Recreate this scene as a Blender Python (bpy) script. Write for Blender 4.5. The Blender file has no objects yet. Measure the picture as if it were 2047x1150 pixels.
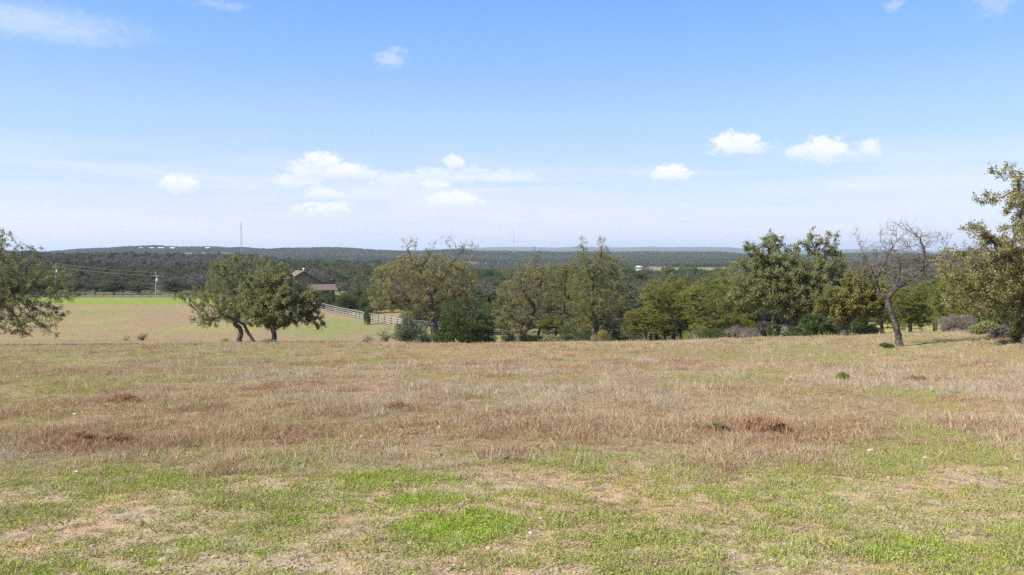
import bpy, math, numpy as np
from mathutils import Vector
S = bpy.context.scene
COL = S.collection
# ------------------------------------------------------------------ camera
F, CX, HY, W, H = 1606.0, 1023.5, 502.0, 2047.0, 1150.0
cam = bpy.data.cameras.new('camera'); camo = bpy.data.objects.new('camera', cam); COL.objects.link(camo)
camo.location = (0, 0, 0); camo.rotation_euler = (math.radians(90), 0, 0)
cam.sensor_width = 36; cam.lens = F / W * 36; cam.shift_y = -(H / 2 - HY) / W
cam.clip_start = .1; cam.clip_end = 40000
S.camera = camo
# ------------------------------------------------------------------ sky, sun, exposure
SUN_AZ, SUN_EL = 114.0, 40.0          # sun to the left, a little behind the camera
world = bpy.data.worlds.new("World"); S.world = world; world.use_nodes = True
S.view_settings.view_transform = 'Standard'; S.view_settings.look = 'None'
S.view_settings.exposure = 0.82; S.view_settings.gamma = 1; S.view_settings.use_curve_mapping = False
sl = bpy.data.lights.new('sun', 'SUN'); sun = bpy.data.objects.new('sun', sl); COL.objects.link(sun)
sl.energy = 5.0; sl.angle = math.radians(.53); sl.color = (1, .95, .87)
e_, a_ = math.radians(SUN_EL), math.radians(SUN_AZ)
sdir = Vector((-math.sin(a_) * math.cos(e_), math.cos(a_) * math.cos(e_), math.sin(e_)))
sun.rotation_mode = 'QUATERNION'; sun.rotation_quaternion = sdir.to_track_quat('Z', 'Y')
S.cycles.use_denoising = False
S.cycles.max_bounces = 6; S.cycles.diffuse_bounces = 3; S.cycles.transmission_bounces = 3
S.cycles.transparent_max_bounces = 8; S.cycles.volume_bounces = 0


class NT:
    """tiny helper for node trees"""
    def __init__(s, tree):
        s.t = tree; s.n = tree.nodes; s.l = tree.links
    def inp(s, sock, v):
        if isinstance(v, bpy.types.NodeSocket): s.l.new(v, sock)
        elif v is not None: sock.default_value = v
    def math(s, op, a, b=None, c=None, clamp=False):
        n = s.n.new('ShaderNodeMath'); n.operation = op; n.use_clamp = clamp
        s.inp(n.inputs[0], a); s.inp(n.inputs[1], b); s.inp(n.inputs[2], c); return n.outputs[0]
    def mix(s, f, a, b, mode='MIX'):
        n = s.n.new('ShaderNodeMix'); n.data_type = 'RGBA'; n.blend_type = mode
        s.inp(n.inputs[0], f)
        for k, v in ((6, a), (7, b)):
            if isinstance(v, (tuple, list)): v = tuple(v)[:3] + (1,)
            s.inp(n.inputs[k], v)
        return n.outputs[2]
    def ramp(s, f, stops, interp='LINEAR'):
        n = s.n.new('ShaderNodeValToRGB'); r = n.color_ramp; r.interpolation = interp
        while len(r.elements) < len(stops): r.elements.new(.5)
        for e, (p, c) in zip(r.elements, stops):
            e.position = p; e.color = (tuple(c) + (1,))[:4] if isinstance(c, (tuple, list)) else (c, c, c, 1)
        s.inp(n.inputs[0], f); return n.outputs[0]
    def noise(s, vec, scale, detail=4, rough=.55, dist=0.):
        n = s.n.new('ShaderNodeTexNoise'); s.inp(n.inputs['Vector'], vec)
        n.inputs['Scale'].default_value = scale; n.inputs['Detail'].default_value = detail
        n.inputs['Roughness'].default_value = rough; n.inputs['Distortion'].default_value = dist
        return n.outputs['Fac']
    def smooth(s, v, a, b):
        n = s.n.new('ShaderNodeMapRange'); n.interpolation_type = 'SMOOTHSTEP'
        s.inp(n.inputs[0], v); n.inputs[1].default_value = a; n.inputs[2].default_value = b
        return n.outputs[0]


def build_world():
    k = NT(world.node_tree); bg = k.n['Background']; bg.inputs[1].default_value = .1
    t = k.n.new('ShaderNodeTexSky'); t.sky_type = 'NISHITA'; t.sun_disc = False
    t.sun_elevation = math.radians(SUN_EL); t.sun_rotation = math.radians(-SUN_AZ)
    tc = k.n.new('ShaderNodeTexCoord'); sx = k.n.new('ShaderNodeSeparateXYZ'); k.l.new(tc.outputs['Generated'], sx.inputs[0])
    x, y, z = sx.outputs
    el = k.math('MULTIPLY', k.math('ARCSINE', z), 180 / math.pi)
    az = k.math('MULTIPLY', k.math('ARCTAN2', x, y), 180 / math.pi)
    f = k.math('DIVIDE', el, 90, clamp=True)
    air = k.ramp(f, [(0, (.74, .82, .94)), (.03, (.68, .78, .95)), (.06, (.52, .68, .965)), (.10, (.41, .625, .98)),
                     (.145, (.27, .50, .99)), (.20, (.18, .40, .98)), (.45, (.08, .20, .60)), (1, (.05, .13, .42))])
    gain = k.ramp(f, [(0, (.62, .62, .8)), (.08, (.5, .55, .6)), (.2, (.4, .55, .8)), (1, (.35, .45, .65))])
    g3 = k.mix(1, t.outputs[0], gain, 'MULTIPLY')
    g3 = k.mix(1, g3, (2.2, 2.15, 2.05), 'MULTIPLY')
    a10 = k.mix(1, air, (6.15, 6.05, 6.05), 'MULTIPLY')
    base = k.mix(.8, g3, a10)
    cb = k.n.new('ShaderNodeCombineXYZ'); k.inp(cb.inputs[0], az); k.inp(cb.inputs[1], el)
    P = cb.outputs[0]
    def scaled(sx_, sy_, oz=0.):
        m = k.n.new('ShaderNodeMapping'); m.inputs['Scale'].default_value = (sx_, sy_, 1)
        m.inputs['Location'].default_value = (oz, oz * .7, oz); k.l.new(P, m.inputs[0]); return m.outputs[0]
    # thin veil of streaky high cloud low in the sky
    v = k.noise(scaled(.05, .5), 1.0, 6, .6, .6)
    veil = k.math('MULTIPLY', k.smooth(v, .42, .64), k.math('MULTIPLY', k.smooth(el, 8.5, 3.2), k.smooth(el, -1, 1.0)))
    base = k.mix(k.math('MULTIPLY', veil, .58), base, (5.4, 5.5, 5.8))
    v2 = k.noise(scaled(.30, 1.6, 3.), 1.0, 4, .55, .3)
    grey = k.math('MULTIPLY', k.smooth(v2, .56, .72), k.math('MULTIPLY', k.smooth(el, 6.0, 4.0), k.smooth(el, .6, 2.2)))
    base = k.mix(k.math('MULTIPLY', grey, .28), base, (3.6, 4.5, 5.9))
    # small separate clouds; centre and half size in degrees
    D = 180 / math.pi
    def ang(px, py):
        u = (px - CX) / F; w_ = (HY - py) / F
        return math.atan(u) * D, math.atan(w_ / math.sqrt(1 + u * u)) * D
    blobs = [(645, 322, 34, 20, 1.), (672, 340, 46, 16, 1), (612, 338, 34, 22, .75), (590, 362, 50, 16, .6), (640, 386, 44, 12, .8), (650, 416, 52, 15, .85),
             (360, 366, 38, 17, .95), (735, 345, 30, 14, .7), (790, 357, 56, 18, .6), (868, 368, 34, 11, .95), (908, 325, 19, 15, .85), (880, 350, 60, 18, .6), (960, 352, 80, 18, .5), (1035, 352, 40, 12, .4),
             (905, 400, 56, 15, 1), (1476, 288, 60, 22, 1), (1650, 298, 52, 23, 1), (1602, 302, 30, 13, .8), (1740, 295, 18, 15, .75),
             (1346, 345, 36, 17, 1), (785, 118, 34, 22, .42), (790, 100, 20, 10, .35), (60, 42, 190, 34, .42), (130, 62, 130, 26, .35), (1790, 10, 22, 12, .3), (1985, 10, 36, 26, .22), (430, 8, 60, 10, .25),
             (700, 372, 300, 28, .22), (1700, 372, 60, 10, .3)]
    n1 = k.noise(scaled(1, 1.5, 1.), 1.45, 8, .62, .5); n2 = k.noise(scaled(.8, 1.3, 7.), .45, 3, .5)
    nn = k.math('ADD', k.math('MULTIPLY', n1, .68), k.math('MULTIPLY', n2, .32))
    dens = 0.0; low = 0.0
    for i, (px, py, rx, ry, st) in enumerate(blobs):
        ca, ce = ang(px, py); ra, re = rx / F * D, ry / F * D
        dx = k.math('DIVIDE', k.math('SUBTRACT', az, ca), ra * 1.12); dy = k.math('DIVIDE', k.math('SUBTRACT', el, ce), re * 1.12)
        r = k.math('SQRT', k.math('ADD', k.math('MULTIPLY', dx, dx), k.math('MULTIPLY', dy, dy)))
        big = rx > 110
        e = k.math('ADD', k.math('SUBTRACT', 1., r), k.math('MULTIPLY', k.math('SUBTRACT', nn, .5), 1.2 if big else 3.0))
        m = k.math('MULTIPLY', k.smooth(e, -.12, 1.0 if big or st < .5 else .55), st)
        m = k.math('MULTIPLY', m, k.smooth(r, 1.75, 1.1))
        dens = k.math('MAXIMUM', dens, m)
        if not big and st > .3:
            low = k.math('MAXIMUM', low, k.math('MULTIPLY', m, k.smooth(dy, .15, -.85)))
    shade = k.math('MULTIPLY', k.math('MAXIMUM', low, k.math('MULTIPLY', k.smooth(n1, .55, .4), .35)), .7)
    ccol = k.mix(shade, (6.1, 6.1, 6.3), (4.3, 4.8, 5.8))
    k.l.new(k.mix(k.math('MULTIPLY', dens, .84), base, ccol), bg.inputs[0])
build_world()

# ------------------------------------------------------------------ numpy helpers
def rng(s): return np.random.default_rng(s)
def _h(ix, iy, s):
    h = (ix.astype(np.int64) * 374761393 + iy.astype(np.int64) * 668265263 + s * 974634777) & 0xffffffff
    h = ((h ^ (h >> 13)) * 1274126177) & 0xffffffff
    return ((h ^ (h >> 16)) & 0xffff) / 65535.
def vn(x, y, s=0):
    x = np.asarray(x, float); y = np.asarray(y, float)
    ix, iy = np.floor(x), np.floor(y); fx, fy = x - ix, y - iy
    fx = fx * fx * (3 - 2 * fx); fy = fy * fy * (3 - 2 * fy)
    return (_h(ix, iy, s) * (1 - fx) + _h(ix + 1, iy, s) * fx) * (1 - fy) + (_h(ix, iy + 1, s) * (1 - fx) + _h(ix + 1, iy + 1, s) * fx) * fy
def fbm(x, y, s=0, o=4):
    r = 0; a = .5; t = 0
    for i in range(o):
        r = r + a * vn(x * 2**i + i * 17.3, y * 2**i - i * 9.1, s + i); t += a; a *= .5
    return r / t
def sst(v, a, b):
    t = np.clip((v - a) / (b - a), 0, 1); return t * t * (3 - 2 * t)

# ------------------------------------------------------------------ terrain
PY = np.array([-40, 0, 5, 15, 25, 36, 42, 46, 55, 70, 92, 110, 130, 209, 260])
PZ = np.array([-1.2, -1.9, -2.25, -2.95, -3.68, -4.45, -4.90, -5.30, -6.30, -8.02, -10.25, -10.8, -11.05, -12.0, -12.6])
UC = np.array([-700, 100, 300, 480, 620, 750, 880, 1000, 1250, 1480, 1700, 1850, 2047, 2800])
DD = np.array([260, 350, 480, 650, 900, 1300, 1900, 2600, 3400, 5000, 7000, 9000, 12500, 20000])
# canopy skyline rows (px) of the dark wooded rise (650 m), the blue green ridge (2600 m) and the far blue hills (9000 m)
SA = [505, 505, 506, 508, 519, 523, 530, 540, 555, 553, 525, 512, 508, 505]
SB = [500, 500.5, 493, 494.5, 494, 498, 500, 501.5, 504, 506, 506, 505, 503, 500]
SC = [502, 502, 502, 502, 502, 502, 499, 494, 495, 496.5, 499, 502, 502, 502]
ZT = np.zeros((len(UC), len(DD)))
for i in range(len(UC)):
    za = -(SA[i] - HY) / F * 650 - 5; zb = -(SB[i] - HY) / F * 2600 - 5.5; zc = -(SC[i] - HY) / F * 9000
    low = min(za - 5, -30.) if not 1200 < UC[i] < 1500 else -22.5
    ZT[i] = [-12.6, -13.2 if za < -12 else -12.6, -13 * .5 + za * .5, za, low * .8 + za * .2, low, low * .55 + zb * .45, zb, -20, -25, zc * .4, zc, -60, -120]
def terrain(X, Y):
    X = np.asarray(X, float); Y = np.asarray(Y, float)
    z = np.interp(Y, PY, PZ)
    q = np.interp(Y + .8, PY, PZ) + np.interp(Y - .8, PY, PZ); z = (z + q) / 3
    z = z + .028 * sst(X, 5, 26) * 26 * sst(Y, 14, 40) * (1 - sst(Y, 60, 95)) * .9
    z = z - .25 * sst(-X, 14, 34) * sst(Y, 25, 42) * (1 - sst(Y, 55, 90))
    z = z + .10 * (fbm(X / 6, Y / 6, 5, 3) - .5) * sst(Y, 2, 14) + .05 * (fbm(X / 1.1, Y / 1.1, 8, 3) - .5)
    u = CX + F * X / np.maximum(Y, 1.)
    iu = np.interp(u, UC, np.arange(len(UC))); iy = np.interp(Y, DD, np.arange(len(DD)))
    a0 = np.clip(np.floor(iu).astype(int), 0, len(UC) - 2); b0 = np.clip(np.floor(iy).astype(int), 0, len(DD) - 2)
    fu = iu - a0; fy = iy - b0; fu = fu * fu * (3 - 2 * fu); fy = fy * fy * (3 - 2 * fy)
    zf = (ZT[a0, b0] * (1 - fu) + ZT[a0 + 1, b0] * fu) * (1 - fy) + (ZT[a0, b0 + 1] * (1 - fu) + ZT[a0 + 1, b0 + 1] * fu) * fy
    amp = np.interp(Y, [260, 500, 1300, 2600, 9000, 15000], [0, .8, 3, 19, 52, 20])
    sc = np.interp(Y, [260, 2600, 9000], [60, 170, 600])
    zf = zf + amp * (fbm(X / sc, Y / sc, 3, 4) - .5)
    w = sst(Y, 215, 262)
    return z * (1 - w) + zf * w
def TZ(x, y): return float(terrain(np.array([x]), np.array([y]))[0])
_d = np.concatenate([np.arange(4, 260, .25)])
def ground_at(px, py, dmin=4):
    """the ground point seen along the photo ray"""
    u, v = (px - CX) / F, (HY - py) / F
    d = _d[_d >= dmin]; z = terrain(u * d, d)
    k = np.argmax(z >= v * d)
    if z[k] < v * d[k]: k = len(d) - 1
    return u * d[k], d[k], z[k]

def mesh_obj(name, V, Fc, mat, parent=None, tint=None, smooth=False):
    me = bpy.data.meshes.new(name); V = np.asarray(V, np.float32); Fc = np.asarray(Fc, np.int32); n = Fc.shape[1]
    me.vertices.add(len(V)); me.vertices.foreach_set('co', V.ravel())
    me.loops.add(Fc.size); me.loops.foreach_set('vertex_index', Fc.ravel())
    me.polygons.add(len(Fc)); me.polygons.foreach_set('loop_start', np.arange(0, Fc.size, n, dtype=np.int32))
    me.update(calc_edges=True)
    me.polygons.foreach_set('use_smooth', np.full(len(Fc), bool(smooth)))
    if tint is not None:
        a = me.attributes.new('tint', 'FLOAT', 'FACE'); a.data.foreach_set('value', np.asarray(tint, np.float32))
    me.materials.append(mat)
    o = bpy.data.objects.new(name, me); COL.objects.link(o)
    if parent: o.parent = parent
    return o
def tag(o, label=None, cat=None, group=None, kind=None):
    for k_, v in (('label', label), ('category', cat), ('group', group), ('kind', kind)):
        if v: o[k_] = v
    return o
def empty(name, loc, label, cat, group=None):
    o = bpy.data.objects.new(name, None); COL.objects.link(o); o.location = loc; o.empty_display_size = .3
    return tag(o, label, cat, group)

# ------------------------------------------------------------------ materials
def new_mat(name):
    m = bpy.data.materials.new(name); m.use_nodes = True; k = NT(m.node_tree)
    return m, k, k.n['Principled BSDF']
def attr(k, name, out='Fac'):
    n = k.n.new('ShaderNodeAttribute'); n.attribute_name = name; return n.outputs[out]
def obj_rand(k): return k.n.new('ShaderNodeObjectInfo').outputs['Random']
def pos(k): return k.n.new('ShaderNodeNewGeometry').outputs['Position']
def objco(k): return k.n.new('ShaderNodeTexCoord').outputs['Object']
def leaf_mat(name, stops, rand=None, trans=.45, rough=.5, amt=.5, patch=None):
    m, k, p = new_mat(name)
    c = k.ramp(attr(k, 'tint'), stops)
    if rand: c = k.mix(k.math('MULTIPLY', obj_rand(k), amt), c, rand)
    if patch:                                   # clumps of a second leaf colour through the crown
        nz = k.noise(objco(k), patch[0], 3, .6); c = k.mix(k.math('MULTIPLY', k.smooth(nz, .46, .60), patch[2]), c, patch[1])
    k.l.new(c, p.inputs['Base Color']); p.inputs['Roughness'].default_value = rough
    p.inputs['Specular IOR Level'].default_value = .22
    tr = k.n.new('ShaderNodeBsdfTranslucent'); k.l.new(k.mix(1, c, (1.15, 1.15, .75), 'MULTIPLY'), tr.inputs[0])
    mx = k.n.new('ShaderNodeMixShader'); mx.inputs[0].default_value = trans
    k.l.new(p.outputs[0], mx.inputs[1]); k.l.new(tr.outputs[0], mx.inputs[2])
    k.l.new(mx.outputs[0], k.n['Material Output'].inputs[0]); return m
def plain_mat(name, c1, c2, scale=6, rough=.85, rand=None, stretch=(1, 1, 1), bump=.3):
    m, k, p = new_mat(name)
    mp = k.n.new('ShaderNodeMapping'); mp.inputs['Scale'].default_value = stretch; k.l.new(objco(k), mp.inputs[0])
    n = k.noise(mp.outputs[0], scale, 5, .65); c = k.mix(k.smooth(n, .35, .65), c1, c2)
    if rand: c = k.mix(k.math('MULTIPLY', obj_rand(k), .6), c, rand)
    k.l.new(c, p.inputs['Base Color']); p.inputs['Roughness'].default_value = rough
    p.inputs['Specular IOR Level'].default_value = .25
    if bump:
        b = k.n.new('ShaderNodeBump'); b.inputs['Strength'].default_value = bump; b.inputs['Distance'].default_value = .03
        k.l.new(n, b.inputs['Height']); k.l.new(b.outputs[0], p.inputs['Normal'])
    return m
M_bark = plain_mat('oak_bark', (.042, .033, .026), (.125, .108, .090), 9, stretch=(1, 1, .35), bump=.8)
M_bark_grey = plain_mat('grey_bark', (.075, .058, .046), (.25, .22, .185), 8, stretch=(1, 1, .4), bump=.8)
M_bark_dead = plain_mat('dead_tree_bark', (.036, .028, .022), (.125, .105, .085), 10, stretch=(1, 1, .4), bump=.8)
M_twig = plain_mat('twigs', (.11, .085, .065), (.22, .19, .155), 3, bump=0)
M_twig_grey = plain_mat('grey_twigs', (.095, .072, .056), (.235, .195, .16), 2, bump=0)
M_leaf = {
 'olive': leaf_mat('olive_leaves', [(0, (.11, .12, .045)), (.45, (.24, .245, .10)), (.8, (.41, .40, .21)), (1, (.68, .64, .46))], patch=(.55, (.19, .165, .06), .35)),
 'oakgreen': leaf_mat('green_oak_leaves', [(0, (.11, .125, .045)), (.5, (.245, .25, .105)), (.85, (.43, .42, .23)), (1, (.70, .66, .48))], patch=(.7, (.17, .17, .055), .3)),
 'bronze': leaf_mat('bronze_oak_leaves', [(0, (.13, .125, .05)), (.35, (.26, .235, .10)), (.7, (.44, .37, .17)), (.9, (.66, .55, .32)), (1, (.8, .72, .56))], patch=(.6, (.13, .14, .045), .6)),
 'yellowolive': leaf_mat('yellow_olive_leaves', [(0, (.12, .12, .032)), (.4, (.24, .23, .07)), (.8, (.40, .35, .115)), (1, (.60, .52, .26))], patch=(.6, (.12, .15, .045), .5)),
 'juniper': leaf_mat('juniper_foliage', [(0, (.035, .060, .020)), (.6, (.075, .110, .034)), (1, (.13, .165, .055))], rand=(.14, .15, .04), trans=.2),
 'darkbush': leaf_mat('dark_bush_foliage', [(0, (.035, .055, .014)), (.6, (.070, .10, .024)), (1, (.13, .165, .048))], trans=.2),
 'greybush': leaf_mat('grey_green_foliage', [(0, (.060, .085, .045)), (.6, (.12, .155, .085)), (1, (.26, .30, .20))], trans=.2),
 'limeoak': leaf_mat('light_green_oak_leaves', [(0, (.10, .12, .024)), (.5, (.23, .235, .045)), (1, (.37, .34, .09))], rand=(.15, .155, .035)),
 'farmix': leaf_mat('far_wood_foliage', [(0, (.040, .055, .022)), (.6, (.085, .105, .042)), (1, (.15, .17, .08))], rand=(.13, .12, .07), trans=.15, amt=.5),
 'farlight': leaf_mat('pale_wood_foliage', [(0, (.055, .072, .030)), (.6, (.12, .14, .060)), (1, (.19, .20, .10))], rand=(.15, .13, .08), trans=.15, amt=.6),
 'farwood': leaf_mat('ridge_wood_foliage', [(0, (.045, .070, .030)), (1, (.11, .15, .065))], rand=(.07, .085, .035), trans=.1, amt=.8),
 'bare': leaf_mat('bare_twig_crowns', [(0, (.12, .10, .085)), (.6, (.19, .165, .145)), (1, (.27, .24, .21))], rand=(.13, .10, .085), trans=.1),
 'drybush': leaf_mat('dry_bush_twigs', [(0, (.12, .095, .075)), (.6, (.22, .185, .15)), (1, (.34, .30, .25))], trans=.1),
 'tanweed': leaf_mat('tan_weed_leaves', [(0, (.14, .12, .05)), (.6, (.30, .25, .12)), (1, (.42, .36, .22))], trans=.25),
 'yellowweed': leaf_mat('yellow_green_weed_leaves', [(0, (.14, .15, .03)), (.6, (.28, .27, .06)), (1, (.42, .38, .12))], trans=.3),
}

def build_ground():
    na, nr = 300, 500
    s = np.linspace(-1, 1, na); a = (s * .55 + s**3 * .45) * 1.75
    r = (np.geomspace(1.6, 14016 + 1.6, nr) - 1.6 + 2)
    A, R = np.meshgrid(a, r); Yg = R - 16; X = A * R
    Z = terrain(X, Yg)
    V = np.stack([X, Yg, Z], -1).reshape(-1, 3)
    i = np.arange(nr - 1)[:, None] * na + np.arange(na - 1)[None]
    Fc = np.stack([i, i + 1, i + 1 + na, i + na], -1).reshape(-1, 4)
    m, k, p = new_mat('field_ground')
    ob = mesh_obj('ground', V, Fc, m, smooth=True); tag(ob, kind='structure')
    x, y = V[:, 0], V[:, 1]
    u = CX + F * x / np.maximum(y, 1)
    row = HY - F * V[:, 2] / np.maximum(y, 1)          # used to lay the field's own patches where they grow
    n1 = fbm(x / 14, y / 22, 11); n2 = fbm(x / 5, y / 9, 12); n3 = fbm(x / 60, y / 90, 13)
    def C(*c): return np.array(c)[None]
    col = np.tile(C(.25, .18, .105), (len(x), 1))  # dry field soil, darkened to hold the shadow among litter and tufts
    def mixc(w, c):
        nonlocal col; w = np.clip(w, 0, 1)[:, None]; col = col * (1 - w) + C(*c) * w
    near = 1 - sst(y, 8.2, 11.5)
    mixc(sst(n2, .4, .65) * .5, (.36, .22, .13))
    mixc(near * .85, (.40, .315, .19))
    mixc((1 - near) * sst(n1, .45, .62) * .45 * (y < 60), (.20, .22, .075))
    # valley floor
    f = sst(y, 60, 80)
    mixc(f, (.27, .20, .115))
    mixc(f * sst(n2, .35, .7) * .5, (.30, .19, .12)); mixc(f * sst(n1, .42, .62) * .22, (.27, .26, .09))
    blob = lambda cx, cy, rx, ry: np.exp(-(((x - cx) / rx)**2 + ((y - cy) / ry)**2) * .8) + (n2 - .5) * 1.5
    def pb(px, py, wpx, dy): gx, gy, gz = ground_at(px, py, 60); return blob(gx, gy, wpx * gy / F, dy)
    for px, py, w, dy in ((200, 657, 80, 7), (230, 640, 60, 8), (60, 640, 70, 12), (460, 655, 110, 5), (400, 655, 60, 4), (150, 617, 80, 8)):
        mixc(f * sst(pb(px, py, w, dy) + (n1 - .5) * 1.2, .2, 1.0) * .85, (.27, .245, .09))
    for px, py, w, dy in ((200, 625, 60, 8), (700, 655, 90, 22), (640, 650, 40, 20), (820, 665, 100, 14), (1000, 672, 120, 12), (1350, 668, 200, 14), (1750, 655, 200, 24)):
        mixc(f * sst(pb(px, py, w, dy), .2, .7) * .85, (.215, .225, .08))
    mixc(f * sst(u, 1350, 1500) * .85 * (y < 200), (.30, .30, .10))
    mixc(sst(y, 172, 177) * (1 - sst(y, 201, 205)) * (u < 640) * sst(-x, 30, 40), (.20, .245, .045))
    mixc(sst(y, 203, 207), (.17, .17, .08))
    # wooded country and clearings
    mixc(sst(y, 230, 300), (.10, .095, .055)); mixc(sst(y, 600, 1200) * sst(n3, .35, .6), (.16, .15, .10))
    g = np.exp(-(((u - 1370) / 75)**2)) * sst(y, 820, 860) * (1 - sst(y, 1060, 1100)); mixc(sst(g, .3, .5), (.22, .25, .10))
    g = np.exp(-(((u - 1280) / 60)**2)) * sst(y, 950, 1000) * (1 - sst(y, 1500, 1700)); mixc(sst(g, .3, .6) * .8, (.22, .19, .14))
    mixc(sst(y, 4000, 6000), (.09, .11, .07))
    ca = ob.data.color_attributes.new('soil', 'FLOAT_COLOR', 'POINT')
    ca.data.foreach_set('color', np.concatenate([col, np.ones((len(x), 1))], 1).astype(np.float32).ravel())
    P = pos(k); c = attr(k, 'soil', 'Color')
    mp = k.n.new('ShaderNodeMapping'); mp.inputs['Scale'].default_value = (1, .45, 1); k.l.new(P, mp.inputs[0])
    a1 = k.noise(P, 5.5, 8, .7); a2 = k.noise(mp.outputs[0], .55, 6, .68); a3 = k.noise(P, 38, 4, .7)
    c = k.mix(k.math('MULTIPLY', k.smooth(a1, .48, .60), .8), c, k.mix(1, c, (.42, .40, .32), 'MULTIPLY'))
    c = k.mix(k.math('MULTIPLY', k.smooth(a2, .50, .62), .5), c, k.mix(1, c, (.78, .95, .62), 'MULTIPLY'))
    c = k.mix(k.math('MULTIPLY', k.smooth(a2, .48, .38), .45), c, k.mix(1, c, (1.22, .95, .86), 'MULTIPLY'))
    c = k.mix(k.math('MULTIPLY', k.smooth(a3, .47, .58), .7), c, k.mix(1, c, (1.6, 1.5, 1.35), 'MULTIPLY'))
    sy = k.n.new('ShaderNodeSeparateXYZ'); k.l.new(P, sy.inputs[0]); nr_ = k.smooth(sy.outputs[1], 12.5, 8.0)
    d1 = k.noise(P, 1.1, 12, .72, .5); d2 = k.noise(P, 9, 8, .75, .3)
    c = k.mix(k.math('MULTIPLY', k.math('MULTIPLY', k.smooth(k.math('ADD', k.math('MULTIPLY', d1, .6), k.math('MULTIPLY', d2, .4)), .50, .58), nr_), .85), c, (.56, .33, .15))
    c = k.mix(k.math('MULTIPLY', k.math('MULTIPLY', k.smooth(d2, .52, .64), nr_), .7), c, (.26, .22, .12))
    c = k.mix(k.math('MULTIPLY', k.math('MULTIPLY', k.smooth(k.noise(P, 22, 6, .7), .58, .66), nr_), .7), c, (.60, .53, .44))
    k.l.new(c, p.inputs['Base Color']); p.inputs['Roughness'].default_value = .95; p.inputs['Specular IOR Level'].default_value = .1
    b = k.n.new('ShaderNodeBump'); b.inputs['Strength'].default_value = .9; b.inputs['Distance'].default_value = .05
    k.l.new(k.math('ADD', k.math('MULTIPLY', a3, .35), a1), b.inputs['Height']); k.l.new(b.outputs[0], p.inputs['Normal'])
    return ob
ground = build_ground()

# ------------------------------------------------------------------ foliage and wood
def unit(v): return v / np.maximum(np.linalg.norm(v, axis=-1, keepdims=True), 1e-9)
def leaf_quads(P, axis, R, L, Wd):
    """diamond leaves at P pointing along axis"""
    n = len(P); axis = unit(axis); rnd = unit(R.normal(size=(n, 3)) + np.array([-.25, -.25, .55]))
    side = unit(np.cross(axis, rnd)); side = unit(side + 1e-6); L = np.broadcast_to(L, n)[:, None] * R.uniform(.65, 1.35, (n, 1)); Wd = np.broadcast_to(Wd, n)[:, None] * R.uniform(.7, 1.3, (n, 1))
    a = P - axis * L * .5; c = P + axis * L * .5; m = P + np.cross(side, axis) * Wd * .18
    V = np.stack([a, m + side * Wd * .5, c, m - side * Wd * .5], 1).reshape(-1, 3)
    return V, np.arange(4 * n).reshape(n, 4)

def tube_mesh(N, par, rad, sel, sides):
    """wood along the edges parent->node for the nodes in sel"""
    sel = sel[par[sel] >= 0]; p0, p1 = N[par[sel]], N[sel]; d = unit(p1 - p0)
    pd = d.copy(); gp = par[par[sel]]; ok = gp >= 0; pd[ok] = unit(N[par[sel]][ok] - N[gp[ok]])
    same = (rad[sel] > .62 * rad[par[sel]])[:, None]; d0 = np.where(same, unit(d + pd), d); r0 = np.where(same[:, 0], rad[par[sel]], rad[sel] * 1.15)
    def ring(c, dr, r):
        ref = np.array([.31, .93, .19]); e1 = unit(np.cross(dr, ref)); e2 = np.cross(dr, e1)
        t = np.arange(sides) / sides * 2 * np.pi
        return c[:, None] + r[:, None, None] * (np.cos(t)[None, :, None] * e1[:, None] + np.sin(t)[None, :, None] * e2[:, None])
    V = np.concatenate([ring(p0, d0, r0), ring(p1, unit(d), rad[sel])], 1)   # m, 2s, 3
    m = len(sel); b = np.arange(m)[:, None] * 2 * sides; j = np.arange(sides); jn = (j + 1) % sides
    Fc = np.stack([b + j, b + jn, b + sides + jn, b + sides + j], -1)
    return V.reshape(-1, 3), Fc.reshape(-1, 4)

def grow(start, spar, att, R, step, kill, infl, up=.0, wob=.25, iters=140):
    N = [np.array(p, float) for p in start]; par = list(spar)
    att = att.copy(); arr = np.array(N)
    D = np.linalg.norm(att[:, None] - arr[None], axis=2); near = D.argmin(1); nd = D.min(1)
    for it in range(iters):
        if not len(att): break
        act = nd < infl * (1 if it > 0 else 3)
        if not act.any():
            infl *= 1.5; 
            if infl > 30: break
            continue
        ns = near[act]; v = unit(att[act] - np.array(N)[ns])
        u, inv = np.unique(ns, return_inverse=True); s = np.zeros((len(u), 3)); np.add.at(s, inv, v)
        s = unit(s); s = unit(s + R.normal(size=s.shape) * wob + np.array([0, 0, up]))
        base = len(N); new = np.array(N)[u] + s * step
        for q, pi in zip(new, u): N.append(q); par.append(int(pi))
        D = np.linalg.norm(att[:, None] - new[None], axis=2); mi = D.argmin(1); md = D[np.arange(len(att)), mi]
        b = md < nd; near[b] = mi[b] + base; nd[b] = md[b]
        keep = nd > kill; att, near, nd = att[keep], near[keep], nd[keep]
        if len(N) > 9000: break
    return np.array(N), np.array(par)

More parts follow.
